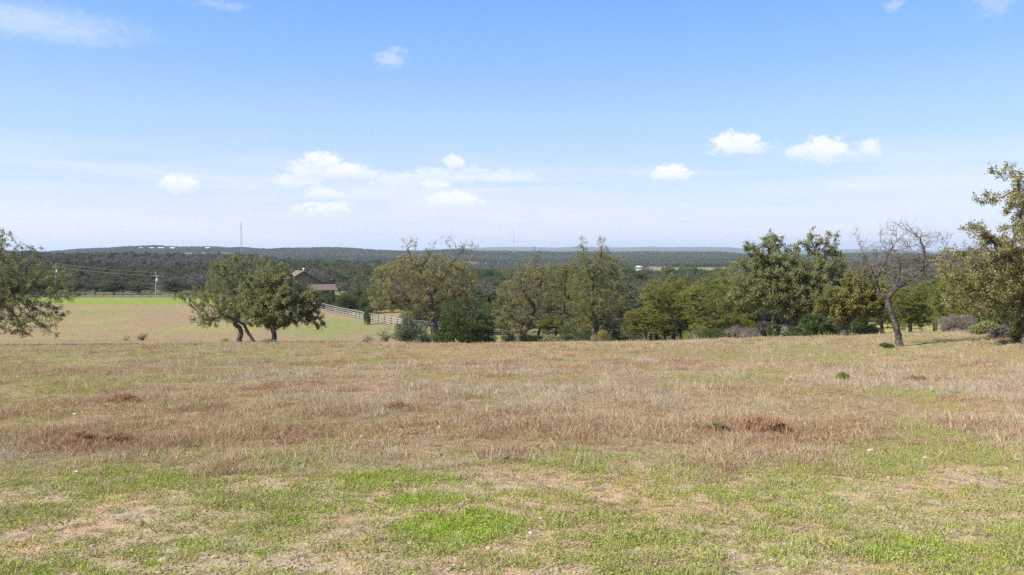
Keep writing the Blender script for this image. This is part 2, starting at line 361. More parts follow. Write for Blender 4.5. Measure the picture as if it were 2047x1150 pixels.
def make_tree(name, label, cat, stems, lobes, leaf='olive', nleaf=30000, lsize=.07, seed=1, base=None, n_att=900, trunk_px=12, group=None,
              bark=None, twig=None, depthk=.8, twigs=2, droop=0., leafspread=.13, dist=None, tip=.0045, top_thin=0., hide_low=None):
    """stems: lists of photo points (px, py[, depth m]) from the ground up; lobes: (px, py, rx, ry[, density])"""
    R = rng(seed); bark = bark or M_bark; twig = twig or M_twig
    bx, by = stems[0][0][:2]
    gx, gy, gz = ground_at(bx, by) if dist is None else (dist * (bx - CX) / F, dist, TZ(dist * (bx - CX) / F, dist))
    s = gy / F; z0 = gz - (HY - by) * s if dist is None else 0
    def loc(px, py, dy=0): return np.array([(px - CX) * s - gx, dy, (HY - py) * s - gz])
    t = empty(name, (gx, gy, gz), label, cat, group)
    # trunk polyline nodes
    step = .22; N = []; par = []
    for st in stems:
        P = [loc(*q[:2], q[2] if len(q) > 2 else R.normal() * .06 * (i > 0)) for i, q in enumerate(st)]
        if abs(st[0][1] - by) < 5: P[0][2] = TZ(gx + P[0][0], gy + P[0][1]) - gz - .12
        if N:
            dd = np.linalg.norm(np.array(N) - P[0], axis=1); j = int(dd.argmin()); prev = j if (dd[j] < .5 or abs(st[0][1] - by) >= 5) else -1
            if prev < 0: N.append(P[0]); par.append(-1); prev = len(N) - 1
        else: N.append(P[0]); par.append(-1); prev = 0
        for a, b in zip(P[:-1], P[1:]):
            L = np.linalg.norm(b - a); k = max(1, int(round(L / step)))
            for i in range(1, k + 1):
                N.append(a + (b - a) * i / k + R.normal(size=3) * .018); par.append(prev); prev = len(N) - 1
    # attractors
    wts = np.array([l[2] * l[3] * (l[2] + l[3]) / 2 * (l[4] if len(l) > 4 else 1) for l in lobes]); cnt = np.maximum(26, (wts / wts.sum() * n_att).astype(int))
    A = []; ymax = max(l[2] for l in lobes) * s * depthk
    for l, c in zip(lobes, cnt):
        v = unit(R.normal(size=(c, 3))) * R.uniform(0, 1, (c, 1)) ** .42
        off = R.uniform(-.5, .5) * max(0, ymax - l[2] * s)
        A.append(loc(l[0], l[1]) + v * np.array([l[2] * s * 1.13, max(l[2], l[3]) * s * depthk, l[3] * s * 1.06]) + np.array([0, off, 0]))
    A = np.concatenate(A); A = A[A[:, 2] > .25]
    size = max(l[2] for l in lobes) * s
    N, par = grow(N, par, A, R, step, .30, 1.6 + size * .6, wob=.34)
    n0 = len(N)
    # short side twigs
    ch = np.zeros(len(N), int); np.add.at(ch, par[par >= 0], 1)
    thin_src = np.arange(len(stems) * 3, len(N)); xs = R.choice(thin_src, min(len(thin_src) * twigs, 9000 if not nleaf else 4200))
    dirp = unit(N[xs] - N[np.maximum(par[xs], 0)]); d1 = unit(dirp * .6 + R.normal(size=(len(xs), 3)) * .75 + np.array([0, 0, .15 - droop]))
    l1 = R.uniform(.10, .26, (len(xs), 1)); q1 = N[xs] + d1 * l1; q2 = q1 + unit(d1 + R.normal(size=d1.shape) * .5) * l1 * .8
    m = len(xs); N2 = np.concatenate([N, q1, q2]); par2 = np.concatenate([par, xs, np.arange(n0, n0 + m)])
    # radii
    cnts = np.zeros(len(N2)); kids = np.bincount(par2[par2 >= 0], minlength=len(N2)); cnts[kids == 0] = 1.0
    for i in range(len(N2) - 1, -1, -1):
        if i < n0 and par2[i] >= 0: pass
    order = np.argsort(-np.arange(len(N2)))
    acc = cnts.copy()
    for i in list(range(n0 + 2 * m - 1, -1, -1)):
        if par2[i] >= 0: acc[par2[i]] += acc[i]
    rad = tip * acc ** .47
    rb = trunk_px * s / 2; rad = np.maximum(tip * np.minimum(acc, 40) ** .33, rb * (acc / acc.max()) ** .60)
    base_h = N2[:, 2]; flare = 1 + .45 * np.exp(-np.maximum(base_h, 0) / .18) * (rad > rb * .4); rad = rad * flare
    idx = np.arange(len(N2)); thick = rad > .022
    V, Fc = tube_mesh(N2, par2, rad, idx[thick], 8); mesh_obj('trunk', V, Fc, bark, t, smooth=True)
    V, Fc = tube_mesh(N2, par2, rad, idx[~thick], 3); mesh_obj('twigs', V, Fc, twig, t, smooth=True)
    if nleaf:
        nleaf = int(nleaf * 1.4); lsize = lsize * 1.32
        tipn = idx[(rad < .02) & (idx > 0)]; w = np.ones(len(tipn)); w[tipn >= n0] = 1.6
        zz = N2[tipn, 2]; zt = (zz - zz.min()) / (np.ptp(zz) + 1e-6)
        w *= 1 - top_thin * sst(zt, .62, .95)
        nx = N2[tipn]; w *= .22 + sst(fbm(nx[:, 0] / .45 + nx[:, 1] * 1.3, nx[:, 2] / .45 - nx[:, 1], seed + 50, 3), .30, .58)
        c = R.choice(tipn, nleaf, p=w / w.sum()); f = R.uniform(0, 1, (nleaf, 1))
        P = N2[c] * (1 - f) + N2[np.maximum(par2[c], 0)] * f + R.normal(size=(nleaf, 3)) * leafspread * .5
        ax = R.normal(size=(nleaf, 3)) + np.array([0, 0, .25 - droop])
        V, Fc = leaf_quads(P, ax, R, lsize, lsize * .55)
        mesh_obj('crown', V, Fc, M_leaf[leaf], t, tint=np.clip(R.beta(2, 2.6, nleaf) * .9 + .1 * R.uniform(0, 1, nleaf), 0, 1))
    return t

OAKG = 'oaks along the edge of the field'
make_tree('oak_tree', 'wide drooping oak cut off by the left edge of the photo', 'tree',
          [[(-35, 690), (-30, 650), (-40, 610), (-30, 575)], [(-33, 640), (0, 600), (40, 575)], [(-30, 600), (-70, 560)]],
          [(-60, 550, 110, 85), (40, 575, 75, 70), (105, 585, 50, 45), (142, 578, 28, 28), (95, 545, 40, 30), (10, 640, 75, 35), (80, 635, 50, 30), (115, 655, 20, 18), (40, 660, 60, 14), (55, 495, 26, 10, .5), (5, 462, 20, 13, .8), (-20, 470, 40, 20)],
          'olive', 62000, .075, 3, n_att=2000, trunk_px=24, group=OAKG, droop=.25)
make_tree('oak_tree', 'leaning oak with several thin curving trunks, left one of the close pair', 'tree',
          [[(480, 684), (474, 662), (468, 648), (455, 641)], [(477, 684), (482, 668), (480, 655), (466, 646)], [(508, 685), (495, 664), (487, 648), (470, 640), (440, 628)], [(470, 646), (480, 620), (490, 590)], [(440, 635), (410, 640)]],
          [(366, 592, 17, 11), (395, 585, 28, 14), (425, 600, 30, 25), (440, 548, 33, 28), (465, 530, 34, 24), (420, 635, 36, 22), (455, 615, 45, 28), (480, 595, 55, 50), (520, 545, 34, 30), (400, 615, 18, 14), (478, 517, 12, 8)],
          'oakgreen', 44000, .075, 5, n_att=1600, trunk_px=9, group=OAKG)
make_tree('oak_tree', 'single trunked round green oak, right one of the close pair', 'tree',
          [[(547, 685), (548, 668), (546, 658), (535, 646)], [(547, 660), (566, 650), (585, 642)], [(546, 658), (552, 630), (560, 600)], [(535, 646), (515, 630)]],
          [(560, 610, 68, 42), (545, 560, 40, 32), (596, 600, 44, 32), (515, 600, 40, 40), (615, 630, 28, 20), (640, 645, 12, 9), (550, 538, 20, 14), (574, 566, 24, 20), (535, 640, 45, 12), (632, 610, 16, 10)],
          'oakgreen', 46000, .075, 7, n_att=1600, trunk_px=9.5, group=OAKG)
make_tree('oak_tree', 'large open crowned oak with bronze leaves and a ragged bare top near the photo centre', 'tree',
          [[(872, 684), (869, 660), (864, 635), (862, 610), (860, 595)], [(862, 612), (890, 596), (915, 590), (940, 570)], [(863, 618), (835, 604), (810, 600), (780, 606)], [(860, 595), (850, 560), (845, 530), (862, 505)], [(860, 595), (885, 560), (900, 530), (925, 500)], [(845, 545), (822, 520), (815, 495)]],
          [(850, 560, 95, 52), (785, 590, 48, 38), (905, 560, 50, 42), (850, 508, 45, 18, .6), (822, 482, 20, 13, .7), (872, 480, 14, 13, .7), (898, 482, 15, 14, .7), (938, 490, 20, 14, .7), (765, 555, 28, 28), (762, 612, 28, 22), (925, 600, 28, 22), (830, 625, 45, 14), (785, 530, 25, 18), (945, 530, 20, 20)],
          'bronze', 31000, .078, 11, n_att=1900, trunk_px=17, group=OAKG, top_thin=.72, twigs=2)
make_tree('oak_tree', 'oak with a bent trunk and orange brown leaves, just right of the grassy gap', 'tree',
          [[(1038, 682), (1048, 660), (1060, 640), (1066, 620), (1062, 600)], [(1050, 655), (1030, 640)], [(1062, 605), (1045, 580), (1040, 555)], [(1062, 610), (1080, 575), (1085, 550)]],
          [(1048, 590, 52, 50), (1022, 625, 36, 40), (1060, 545, 38, 28), (1070, 508, 11, 15, .8), (1088, 565, 32, 36), (1012, 545, 14, 10), (1030, 655, 25, 20), (1075, 635, 24, 20), (1000, 600, 18, 20)],
          'bronze', 20000, .076, 13, n_att=1200, trunk_px=13, group=OAKG, top_thin=.4)
make_tree('oak_tree', 'yellowish oak leaning left over its neighbour, with a dark slanting trunk', 'tree',
          [[(1152, 681), (1148, 655), (1135, 635), (1118, 620), (1098, 604)], [(1125, 625), (1130, 595), (1130, 560)]],
          [(1120, 560, 38, 34), (1095, 590, 28, 22), (1132, 600, 32, 26), (1140, 535, 20, 14), (1128, 640, 22, 18)],
          'yellowolive', 17000, .068, 17, n_att=800, trunk_px=11, group=OAKG)
make_tree('oak_tree', 'tall yellow green oak with two thin upright sprigs standing above the skyline', 'tree',
          [[(1186, 683), (1190, 655), (1184, 625), (1182, 590), (1185, 550)], [(1190, 665), (1208, 648), (1228, 628)], [(1183, 560), (1168, 520), (1165, 490)], [(1185, 555), (1200, 520), (1204, 485)]],
          [(1190, 590, 55, 45), (1182, 540, 42, 30), (1222, 560, 28, 38), (1165, 490, 13, 18, .8), (1205, 490, 13, 20, .8), (1186, 515, 46, 18), (1228, 530, 22, 18), (1150, 530, 18, 16), (1168, 640, 36, 26), (1238, 605, 20, 20), (1215, 640, 28, 22), (1150, 575, 20, 25)],
          'yellowolive', 26000, .07, 19, n_att=1500, trunk_px=13, group=OAKG, top_thin=.35)
make_tree('oak_tree', 'big spreading oak with a thick trunk leaning right under a light flecked green crown', 'tree',
          [[(1566, 673), (1576, 655), (1590, 638), (1600, 622)], [(1590, 636), (1580, 615), (1555, 600), (1535, 596)], [(1600, 622), (1630, 600), (1650, 570), (1655, 545)], [(1555, 600), (1535, 575), (1525, 545), (1530, 515)], [(1560, 602), (1500, 598), (1470, 588)], [(1600, 622), (1605, 580), (1595, 540), (1590, 510)], [(1655, 550), (1635, 510), (1620, 480)], [(1530, 520), (1545, 490), (1550, 478)]],
          [(1580, 565, 85, 52), (1530, 520, 38, 28), (1497, 492, 20, 8), (1545, 482, 24, 14), (1585, 495, 20, 13), (1640, 540, 48, 42), (1632, 492, 22, 18), (1615, 470, 10, 10, 1.5), (1655, 475, 12, 12, 1.5), (1680, 503, 18, 14), (1500, 585, 48, 34), (1672, 580, 38, 32), (1490, 545, 28, 28), (1600, 610, 60, 28), (1655, 620, 30, 20)],
          'oakgreen', 54000, .084, 23, n_att=2500, trunk_px=21, group=OAKG)
make_tree('oak_tree', 'low bushy oak with yellow green leaves left of the big leaning oak', 'tree',
          [[(1452, 675), (1450, 650), (1440, 625)], [(1450, 655), (1470, 635), (1490, 615)], [(1445, 640), (1425, 620)]],
          [(1440, 610, 42, 36), (1420, 635, 32, 28), (1480, 600, 34, 42), (1460, 560, 30, 26), (1500, 625, 28, 24), (1400, 620, 22, 26)],
          'yellowolive', 28000, .07, 29, n_att=1300, trunk_px=8, group=OAKG)
make_tree('oak_tree', 'small olive oak with a short curved trunk, standing left of the leafless tree', 'tree',
          [[(1688, 671), (1687, 655), (1694, 644), (1706, 632)], [(1690, 650), (1675, 635)], [(1706, 632), (1725, 620)]],
          [(1698, 602, 48, 30), (1738, 592, 36, 38), (1662, 605, 34, 32), (1718, 560, 32, 18), (1745, 625, 20, 14)],
          'yellowolive', 32000, .068, 31, n_att=1200, trunk_px=13, group=OAKG)
make_tree('bare_tree', 'leafless tree with grey tangled twigs standing forward in the dry grass at right', 'tree',
          [[(1797, 693), (1795, 670), (1788, 645), (1778, 615), (1774, 596)], [(1774, 598), (1760, 584), (1750, 560), (1738, 530), (1722, 500), (1714, 478)], [(1774, 596), (1790, 578), (1812, 565), (1838, 545), (1862, 520), (1890, 512)], [(1780, 588), (1796, 560), (1800, 530), (1790, 505)], [(1750, 560), (1765, 530), (1785, 490)], [(1845, 538), (1850, 505), (1840, 475)]],
          [(1760, 520, 38, 38), (1805, 500, 50, 40), (1850, 500, 40, 36), (1882, 528, 22, 20), (1735, 495, 20, 24), (1800, 455, 40, 14), (1865, 475, 22, 20), (1725, 540, 22, 25), (1800, 548, 60, 18), (1715, 462, 12, 10)],
          None, 0, 0, 37, n_att=2800, trunk_px=12, bark=M_bark_dead, twig=M_twig_grey, twigs=3, tip=.0052)
make_tree('oak_tree', 'tall bronze leaved oak with hanging grey twigs at the right edge of the photo', 'tree',
          [[(2062, 690), (2058, 650), (2050, 610), (2060, 570)], [(2052, 615), (2020, 585), (1985, 575), (1950, 580)], [(2058, 600), (2040, 540), (2010, 500), (1980, 480)], [(2060, 570), (2070, 480), (2050, 420), (2030, 370)], [(2060, 570), (2110, 520)]],
          [(2090, 530, 90, 80), (1985, 500, 46, 38), (1950, 540, 48, 38), (2035, 405, 42, 26), (2022, 340, 28, 11, 1.3), (1985, 396, 26, 9, 1.3), (1926, 500, 26, 22), (1990, 580, 48, 34), (2110, 420, 70, 80), (2030, 470, 40, 34), (1960, 455, 35, 14), (2030, 625, 40, 20), (1900, 545, 24, 24), (1912, 505, 24, 16), (1905, 590, 22, 20), (1950, 610, 36, 20)],
          'bronze', 36000, .07, 41, n_att=2600, trunk_px=26, group=OAKG, bark=M_bark, twig=M_twig_grey, twigs=2, droop=.15)

# ------------------------------------------------------------------ massed foliage plants
def bush_mesh(seed, n, size, width, shape='dome', lumps=26, up=.5, trunk=True, lump=.32, fill=.42):
    """crown of many leaf faces in lumpy clumps; unit height, unit radius"""
    R = rng(seed)
    d = unit(R.normal(size=(lumps, 3)) + np.array([0, 0, .25])); r = R.uniform(.15, 1, (lumps, 1)) ** fill
    c = d * r
    if shape == 'dome': c[:, 2] = (c[:, 2] * .5 + .55) * .9
    elif shape == 'cone': c[:, 2] = c[:, 2] * .5 + .5; c[:, :2] *= (1.12 - c[:, 2:3]).clip(.12, 1) * 1.0
    elif shape == 'low': c[:, 2] = np.abs(c[:, 2]) * .72 + .05
    c[:, :2] *= .82
    cr = R.uniform(.55, 1.25, lumps) * lump
    if shape == 'cone': cr *= (1.15 - c[:, 2]).clip(.3, 1)
    k = R.choice(lumps, n, p=cr**2 / (cr**2).sum())
    v = unit(R.normal(size=(n, 3))); rr = R.uniform(0, 1, (n, 1)) ** .4
    P = c[k] + v * rr * cr[k, None] * np.array([1, 1, .62])
    P[:, 2] = np.abs(P[:, 2])
    ax = v * .8 + R.normal(size=(n, 3)) * .6 + np.array([0, 0, up])
    return P, ax, R
def bush(name, label, cat, px, py, wpx, hpx, leaf, n=7000, lsize=.06, shape='low', seed=1, group=None, dist=None, up=.5, wid=.5, twig=None, lump=.30, lumps=30, stalks=14):
    gx, gy, gz = ground_at(px, py) if dist is None else (dist * (px - CX) / F, dist, TZ(dist * (px - CX) / F, dist))
    s = gy / F; rx, hz = wpx * s, hpx * s
    t = empty(name, (gx, gy, gz), label, cat, group)
    P, ax, R = bush_mesh(seed, n, lsize, 1, shape, lumps, up, lump=lump)
    P = P * np.array([rx, rx * .85, hz]) ; P[:, 2] += .02
    V, Fc = leaf_quads(P, ax, R, lsize, lsize * wid)
    mesh_obj('foliage', V, Fc, M_leaf[leaf], t, tint=R.beta(2, 2.4, n))
    # stems from the root to the clumps
    N = [np.array([0, 0, -.05])]; par = [-1]
    for j in range(stalks):
        e = P[R.integers(n)] * R.uniform(.7, 1.0); b = np.array([R.normal() * rx * .12, R.normal() * rx * .1, -.05]); N.append(b); par.append(-1); pr = len(N) - 1
        for i in range(1, 6):
            f = i / 5; N.append(b * (1 - f) + e * f + np.array([0, 0, .15 * hz * math.sin(f * 3.1)]) + R.normal(size=3) * .015); par.append(pr); pr = len(N) - 1
    N = np.array(N); par = np.array(par); rad = np.full(len(N), .010 + .004 * min(hz, 4)); 
    V, Fc = tube_mesh(N, par, rad, np.arange(len(N)), 4); mesh_obj('stems', V, Fc, twig or M_twig, t)
    return t
BG = 'bushes under the oaks'
bush('bush', 'grey green evergreen bush at the foot of the large bronze oak, left side', 'bush', 822, 686, 48, 60, 'greybush', 13000, .08, seed=2, group=BG)
bush('juniper_bush', 'large dark green juniper bush right of the trunk of the large bronze oak', 'bush', 920, 687, 60, 84, 'darkbush', 26000, .085, seed=3, group=BG, up=.8)
bush('juniper_bush', 'low dark juniper skirt trailing right from the large dark bush', 'bush', 962, 686, 34, 42, 'darkbush', 8000, .08, seed=4, group=BG, up=.8)
bush('weed_clump', 'yellow tan weeds with upright stalks at the left end of the thicket', 'weeds', 772, 685, 26, 44, 'tanweed', 2400, .05, seed=5, group=BG, lumps=40, lump=.16, stalks=34)
bush('weed_clump', 'thin brown brush where the thicket begins beside orange grass', 'weeds', 735, 685, 22, 22, 'drybush', 1400, .045, seed=6, group=BG, lumps=30, lump=.18, stalks=26)
bush('weed_clump', 'bright yellow green growth in front of the bronze oak trunk', 'weeds', 856, 686, 18, 30, 'yellowweed', 2600, .05, seed=7, group=BG)
bush('juniper_bush', 'small yellow green juniper between the two leaning oak trunks', 'bush', 1133, 682, 22, 50, 'juniper', 5500, .07, seed=8, group=BG, up=.9)
bush('juniper_bush', 'low green juniper sprigs on the grass left of the slanting trunk', 'bush', 1082, 682, 20, 14, 'juniper', 2600, .05, seed=9, group=BG, up=.8)
bush('juniper_bush', 'dark juniper filling the gap between two oak trunks', 'bush', 1168, 682, 32, 44, 'darkbush', 8000, .075, seed=10, group=BG, up=.8)
bush('juniper_bush', 'pointed green juniper bush standing alone on the field edge', 'bush', 1268, 683, 40, 72, 'juniper', 15000, .075, 'cone', seed=11, group=BG, up=.9, lump=.36)
bush('dry_bush', 'grey brown leafless brush right of the tall yellow green oak', 'bush', 1222, 682, 26, 34, 'drybush', 3600, .06, seed=12, group=BG, wid=.16, stalks=40)
bush('dry_bush', 'wide grey leafless thicket under the low bushy oak', 'bush', 1478, 676, 42, 36, 'drybush', 6000, .07, seed=13, group=BG, wid=.16, stalks=60)
bush('dry_bush', 'grey twig thicket touching the foot of the big leaning oak', 'bush', 1528, 674, 30, 42, 'drybush', 4200, .07, seed=14, group=BG, wid=.16, stalks=46)
bush('bush', 'loose leafy sapling growing left of the grey thicket', 'bush', 1392, 679, 34, 40, 'yellowolive', 5200, .06, seed=15, group=BG, lumps=34, lump=.2, stalks=30)
bush('juniper_bush', 'narrow green juniper sprig left of the thick leaning trunk', 'bush', 1545, 674, 17, 44, 'juniper', 4500, .07, 'cone', seed=16, group=BG, up=1.)
bush('juniper_bush', 'dark low juniper in the shade right of the thick leaning trunk', 'bush', 1625, 673, 46, 50, 'darkbush', 12000, .08, seed=17, group=BG, up=.6)
bush('bush', 'small dark leafy bush left of the short curved trunk', 'bush', 1658, 672, 18, 12, 'darkbush', 2400, .05, seed=18, group=BG)
for px, py, w, h, lf, lb in ((1345, 679, 30, 22, 'juniper', 'low green undergrowth right of the lone pointed juniper bush'),
        (1425, 678, 34, 30, 'darkbush', 'dark undergrowth at the foot of the low bushy oak'),
        (1060, 683, 22, 20, 'juniper', 'low green sprigs right of the bent oak trunk'),
        (1240, 682, 24, 30, 'darkbush', 'dark low bush left of the lone pointed juniper bush'),
        (1305, 681, 24, 18, 'greybush', 'small grey green bush right of the lone pointed juniper bush'),
        (2005, 676, 30, 26, 'drybush', 'grey twiggy brush at the foot of the tall right edge oak'),
        (1595, 673, 30, 26, 'juniper', 'green undergrowth right behind the thick leaning trunk base'),
        (1735, 668, 36, 20, 'olive', 'low olive undergrowth right of the short curved trunk'),
        (1205, 683, 22, 26, 'yellowolive', 'yellowish undergrowth at the foot of the tall yellow green oak'),
        (1105, 683, 24, 18, 'olive', 'low olive sprigs between the bent oak and the slanting trunk'),
        (1018, 683, 20, 26, 'bronze', 'brown leafy suckers at the foot of the bent oak'),
        (1378, 677, 26, 40, 'greybush', 'grey green bush between the pointed juniper and the grey thicket'),
        (1462, 674, 30, 44, 'juniper', 'taller green juniper clump inside the grey thicket'),
        (1500, 672, 24, 48, 'darkbush', 'dark juniper clump right behind the grey thicket'),
        (1664, 668, 26, 34, 'juniper', 'green juniper clump left behind the short curved trunk'),
        (1968, 668, 40, 30, 'olive', 'olive undergrowth right of the broad grey bush')):
    bush('bush', lb, 'bush', px, py, w, h, lf, 4200, .075, seed=int(px), group=BG)
bush('dry_bush', 'broad rounded grey leafless bush at far right before the fence', 'bush', 1912, 664, 46, 44, 'drybush', 13000, .085, seed=19, up=1.1, wid=.13, stalks=90, twig=M_twig_grey)
bush('bush', 'yellow green leafy bush touching the right edge of the photo', 'bush', 2046, 684, 28, 60, 'yellowolive', 6500, .06, seed=20)
bush('weed_clump', 'small green weed clump at the foot of the leafless tree', 'weeds', 1772, 697, 17, 13, 'juniper', 1800, .04, seed=21, up=.9)
bush('dry_bush', 'small grey dead bush alone in the left field', 'bush', 284, 681, 15, 22, 'drybush', 2200, .06, seed=22, wid=.16, stalks=40, twig=M_twig_grey)
bush('weed_clump', 'yellow weed clump left of the small grey dead bush', 'weeds', 252, 681, 9, 13, 'yellowweed', 500, .05, seed=23)
bush('weed_clump', 'yellow weed clump left of the thin curving trunks', 'weeds', 452, 683, 13, 10, 'yellowweed', 700, .05, seed=24)
bush('weed_clump', 'low olive weeds at the foot of the single trunked oak', 'weeds', 536, 685, 16, 9, 'tanweed', 900, .05, seed=25)
for i, (px, py, w, h, lf, lb) in enumerate([
    (1684, 764, 18, 18, 'yellowweed', 'yellow green grass tuft standing alone in the middle distance at right'),
    (1833, 764, 22, 13, 'tanweed', 'tan grass tuft to the right of the yellow green tuft'),
    (165, 893, 36, 26, 'rust', 'rust brown bunch grass clump at left, left one of two'),
    (232, 893, 34, 22, 'rust', 'rust brown bunch grass clump at left, right one of two'),
    (1520, 872, 66, 40, 'rust', 'wide patch of rust brown bunch grass at right of centre'),
    (250, 806, 40, 14, 'rust', 'low rust brown grass patch at the left above the two clumps'),
    (1435, 868, 26, 22, 'tanweed', 'pale dry grass clump left of the wide rust brown patch'),
    (790, 820, 26, 16, 'rust', 'small rust brown grass clump left of centre in the dry field')]):
    if 'rust' == lf and 'rust' not in M_leaf:
        M_leaf['rust'] = leaf_mat('rust_grass_blades', [(0, (.26, .15, .085)), (.6, (.46, .28, .165)), (1, (.62, .44, .29))], trans=.35)
    bush('grass_clump', lb, 'grass clump', px, py, w, h, lf, 900 if w < 30 else 1500, .11, seed=60 + i, up=2.0, wid=.085, lumps=26, lump=.22, stalks=1)

# ------------------------------------------------------------------ trees beyond: prototypes copied one by one
def proto_tree(kind, seed, n):
    R0 = rng(seed + 500)
    root = bpy.data.objects.new(kind + '_tree', None)
    shp = {'juniper': 'cone' if seed % 2 else 'dome', 'live_oak': 'dome', 'pale_oak': 'dome', 'bare': 'dome'}[kind]
    P, ax, R = bush_mesh(seed, n, 1, 1, shp, lumps=44 if kind != 'juniper' else 30, up=.7 if kind == 'juniper' else .2, lump=.25 if kind != 'juniper' else .34)
    if kind != 'juniper': P[:, 2] = P[:, 2] * .93 + .05
    P = P * np.array([1, 1, 2.0])                     # 2 m tall, 1 m radius
    sz = {'juniper': .055, 'live_oak': .062, 'pale_oak': .06, 'bare': .11}[kind]
    V, Fc = leaf_quads(P, ax, R, sz, sz * (.12 if kind == 'bare' else .6))
    mt = {'juniper': 'juniper', 'live_oak': 'farmix', 'pale_oak': 'limeoak', 'bare': 'bare'}[kind]
    parts = [mesh_obj('crown', V, Fc, M_leaf[mt], root, tint=R.beta(2, 2.4, n))]
    N = [np.array([0, 0, -.15]), np.array([.02, 0, .35]), np.array([.05, .02, .75])]; par = [-1, 0, 1]; rad = [.06, .05, .04]
    for j in range(16):
        e = P[R.integers(n)] * .92; b = N[1 + j % 2]; pr = 1 + j % 2
        for i in range(1, 6):
            f = i / 5; N.append(b * (1 - f) + e * f + R.normal(size=3) * .03); par.append(pr); pr = len(N) - 1; rad.append(.03 * (1.2 - f))
    V, Fc = tube_mesh(np.array(N), np.array(par), np.array(rad), np.arange(len(N)), 5)
    parts.append(mesh_obj('trunk', V, Fc, M_bark_grey if kind == 'bare' else M_bark, root, smooth=True))
    for q in parts: COL.objects.unlink(q)
    return root, parts
def grown_proto(kind, seed, n, leaf):
    R = rng(seed); b = CX; L = []
    for j in range(12):
        an = R.uniform(0, 6.28); rr = R.uniform(.15, 1)**.6
        L.append((b + 40 * rr * math.cos(an), 562 + 34 * rr * math.sin(an), R.uniform(13, 27), R.uniform(11, 22), R.uniform(.6, 1.3)))
    L.append((b, 575, 42, 36, .5)); L.append((b + R.uniform(-20, 20), 612, 34, 18, .7)); L.append((b - 24, 634, 18, 20, .9)); L.append((b + 22, 630, 20, 22, .9))
    st = [[(b, 660), (b + R.uniform(-5, 5), 635), (b + R.uniform(-10, 10), 610), (b + R.uniform(-14, 14), 575)], [(b, 636), (b - 22, 600)], [(b + 2, 628), (b + 24, 596)]]
    t = make_tree('proto', '-', 'tree', st, L, leaf, n, .085, seed, n_att=700, trunk_px=6, dist=66., twigs=1, depthk=.9)
    parts = list(t.children); cr = [q for q in parts if q.name.startswith('crown')][0]
    V = np.zeros(len(cr.data.vertices) * 3, np.float32); cr.data.vertices.foreach_get('co', V); V = V.reshape(-1, 3)
    rad_ = np.percentile(np.abs(V[:, 0]), 96); hh_ = V[:, 2].max()
    for q in parts:
        W_ = np.zeros(len(q.data.vertices) * 3, np.float32); q.data.vertices.foreach_get('co', W_); W_ = W_.reshape(-1, 3) * [1 / rad_, 1 / rad_, 2 / hh_]
        q.data.vertices.foreach_set('co', W_.astype(np.float32).ravel()); q.data.update(); q.parent = None; COL.objects.unlink(q)
    bpy.data.objects.remove(t)
    return None, parts
PROTO = {k: [proto_tree(k, 100 + i * 3 + j * 31 + 1, n) for i in range(c)] for j, (k, n, c) in enumerate((('juniper', 9000, 3), ('bare', 4500, 2)))}
PROTO['pale_oak'] = [grown_proto('pale_oak', 811 + i, 9500, 'limeoak') for i in range(3)]
PROTO['live_oak'] = []
for _r, _p in PROTO['pale_oak']:
    q2 = [q.copy() for q in _p]
    for q in q2:
        if q.name.startswith('crown'): q.data = q.data.copy(); q.data.materials[0] = M_leaf['farlight']
    PROTO['live_oak'].append((None, q2))
def far_tree(kind, px, top, wpx, dist, label, group, seed=0, cat='tree', lift=0):
    """kind, photo column, photo row of the top, half width in px, distance"""
    R = rng(int(px * 7 + dist) + seed); root0, parts = PROTO[kind][R.integers(len(PROTO[kind]))]
    x = (px - CX) / F * dist; z = TZ(x, dist); h = (HY - top) / F * dist - z; w = wpx * (1.3 if kind != 'juniper' or wpx > 30 else 1.) / F * dist
    h = max(h, 1.5)
    r = bpy.data.objects.new(kind + '_tree', None); COL.objects.link(r); r.location = (x, dist, z); r.rotation_euler = (0, 0, R.uniform(0, 6.28))
    r.scale = (w, w, h / 2); tag(r, label, cat, group)
    for q in parts:
        c = q.copy(); c.parent = r; COL.objects.link(c)
    return r
G1 = 'light green trees beyond the field edge'
for px, top, w, d, lb in ((1312, 556, 42, 72, 'light yellow green oak behind the lone pointed juniper bush, left of its row'),
                      (1345, 545, 40, 84, 'light yellow green oak rising highest just below the distant pale field'),
                      (1392, 566, 40, 70, 'light yellow green oak in the middle of the sunlit row'),
                      (1420, 545, 36, 80, 'light green oak under the wooded far ridge, behind the low bushy oak'),
                      (1455, 548, 34, 76, 'light green oak partly behind the low bushy oak, right end of the sunlit row'),
                      (1500, 570, 34, 74, 'light green oak seen through the left side of the big leaning oak'),
                      (1290, 610, 32, 68, 'low light green oak half hidden by the pointed juniper bush')):
    far_tree('pale_oak', px, top, w, d, lb, G1)
G2 = 'trees just beyond the board fence at the right'
for px, top, w, d, lb in ((1765, 560, 34, 95, 'green oak behind the trunk of the leafless tree'),
                      (1822, 568, 42, 90, 'yellow green tree right behind the fork of the leafless tree'),
                      (1868, 552, 40, 98, 'yellow green tree between the leafless tree and the round grey bush'),
                      (1915, 560, 42, 86, 'green tree directly above the round grey bush'),
                      (1965, 555, 46, 82, 'dark shaded tree behind the hanging twigs at right'),
                      (1945, 528, 40, 60, 'yellow olive oak left behind the tall right edge oak'),
                      (2005, 505, 52, 56, 'yellow olive oak close behind the tall right edge oak'),
                      (1895, 560, 34, 70, 'yellow olive oak between the broad grey bush and the tall right edge oak'),
                      (2020, 540, 52, 80, 'dense tree behind the right edge oak trunk'),
                      (2085, 530, 60, 78, 'dense tree beyond the right edge of the photo')):
    far_tree('pale_oak' if lb[0] in 'yg' else 'juniper', px, top, w, d, lb, G2)
G3 = 'dark trees behind the oak line'
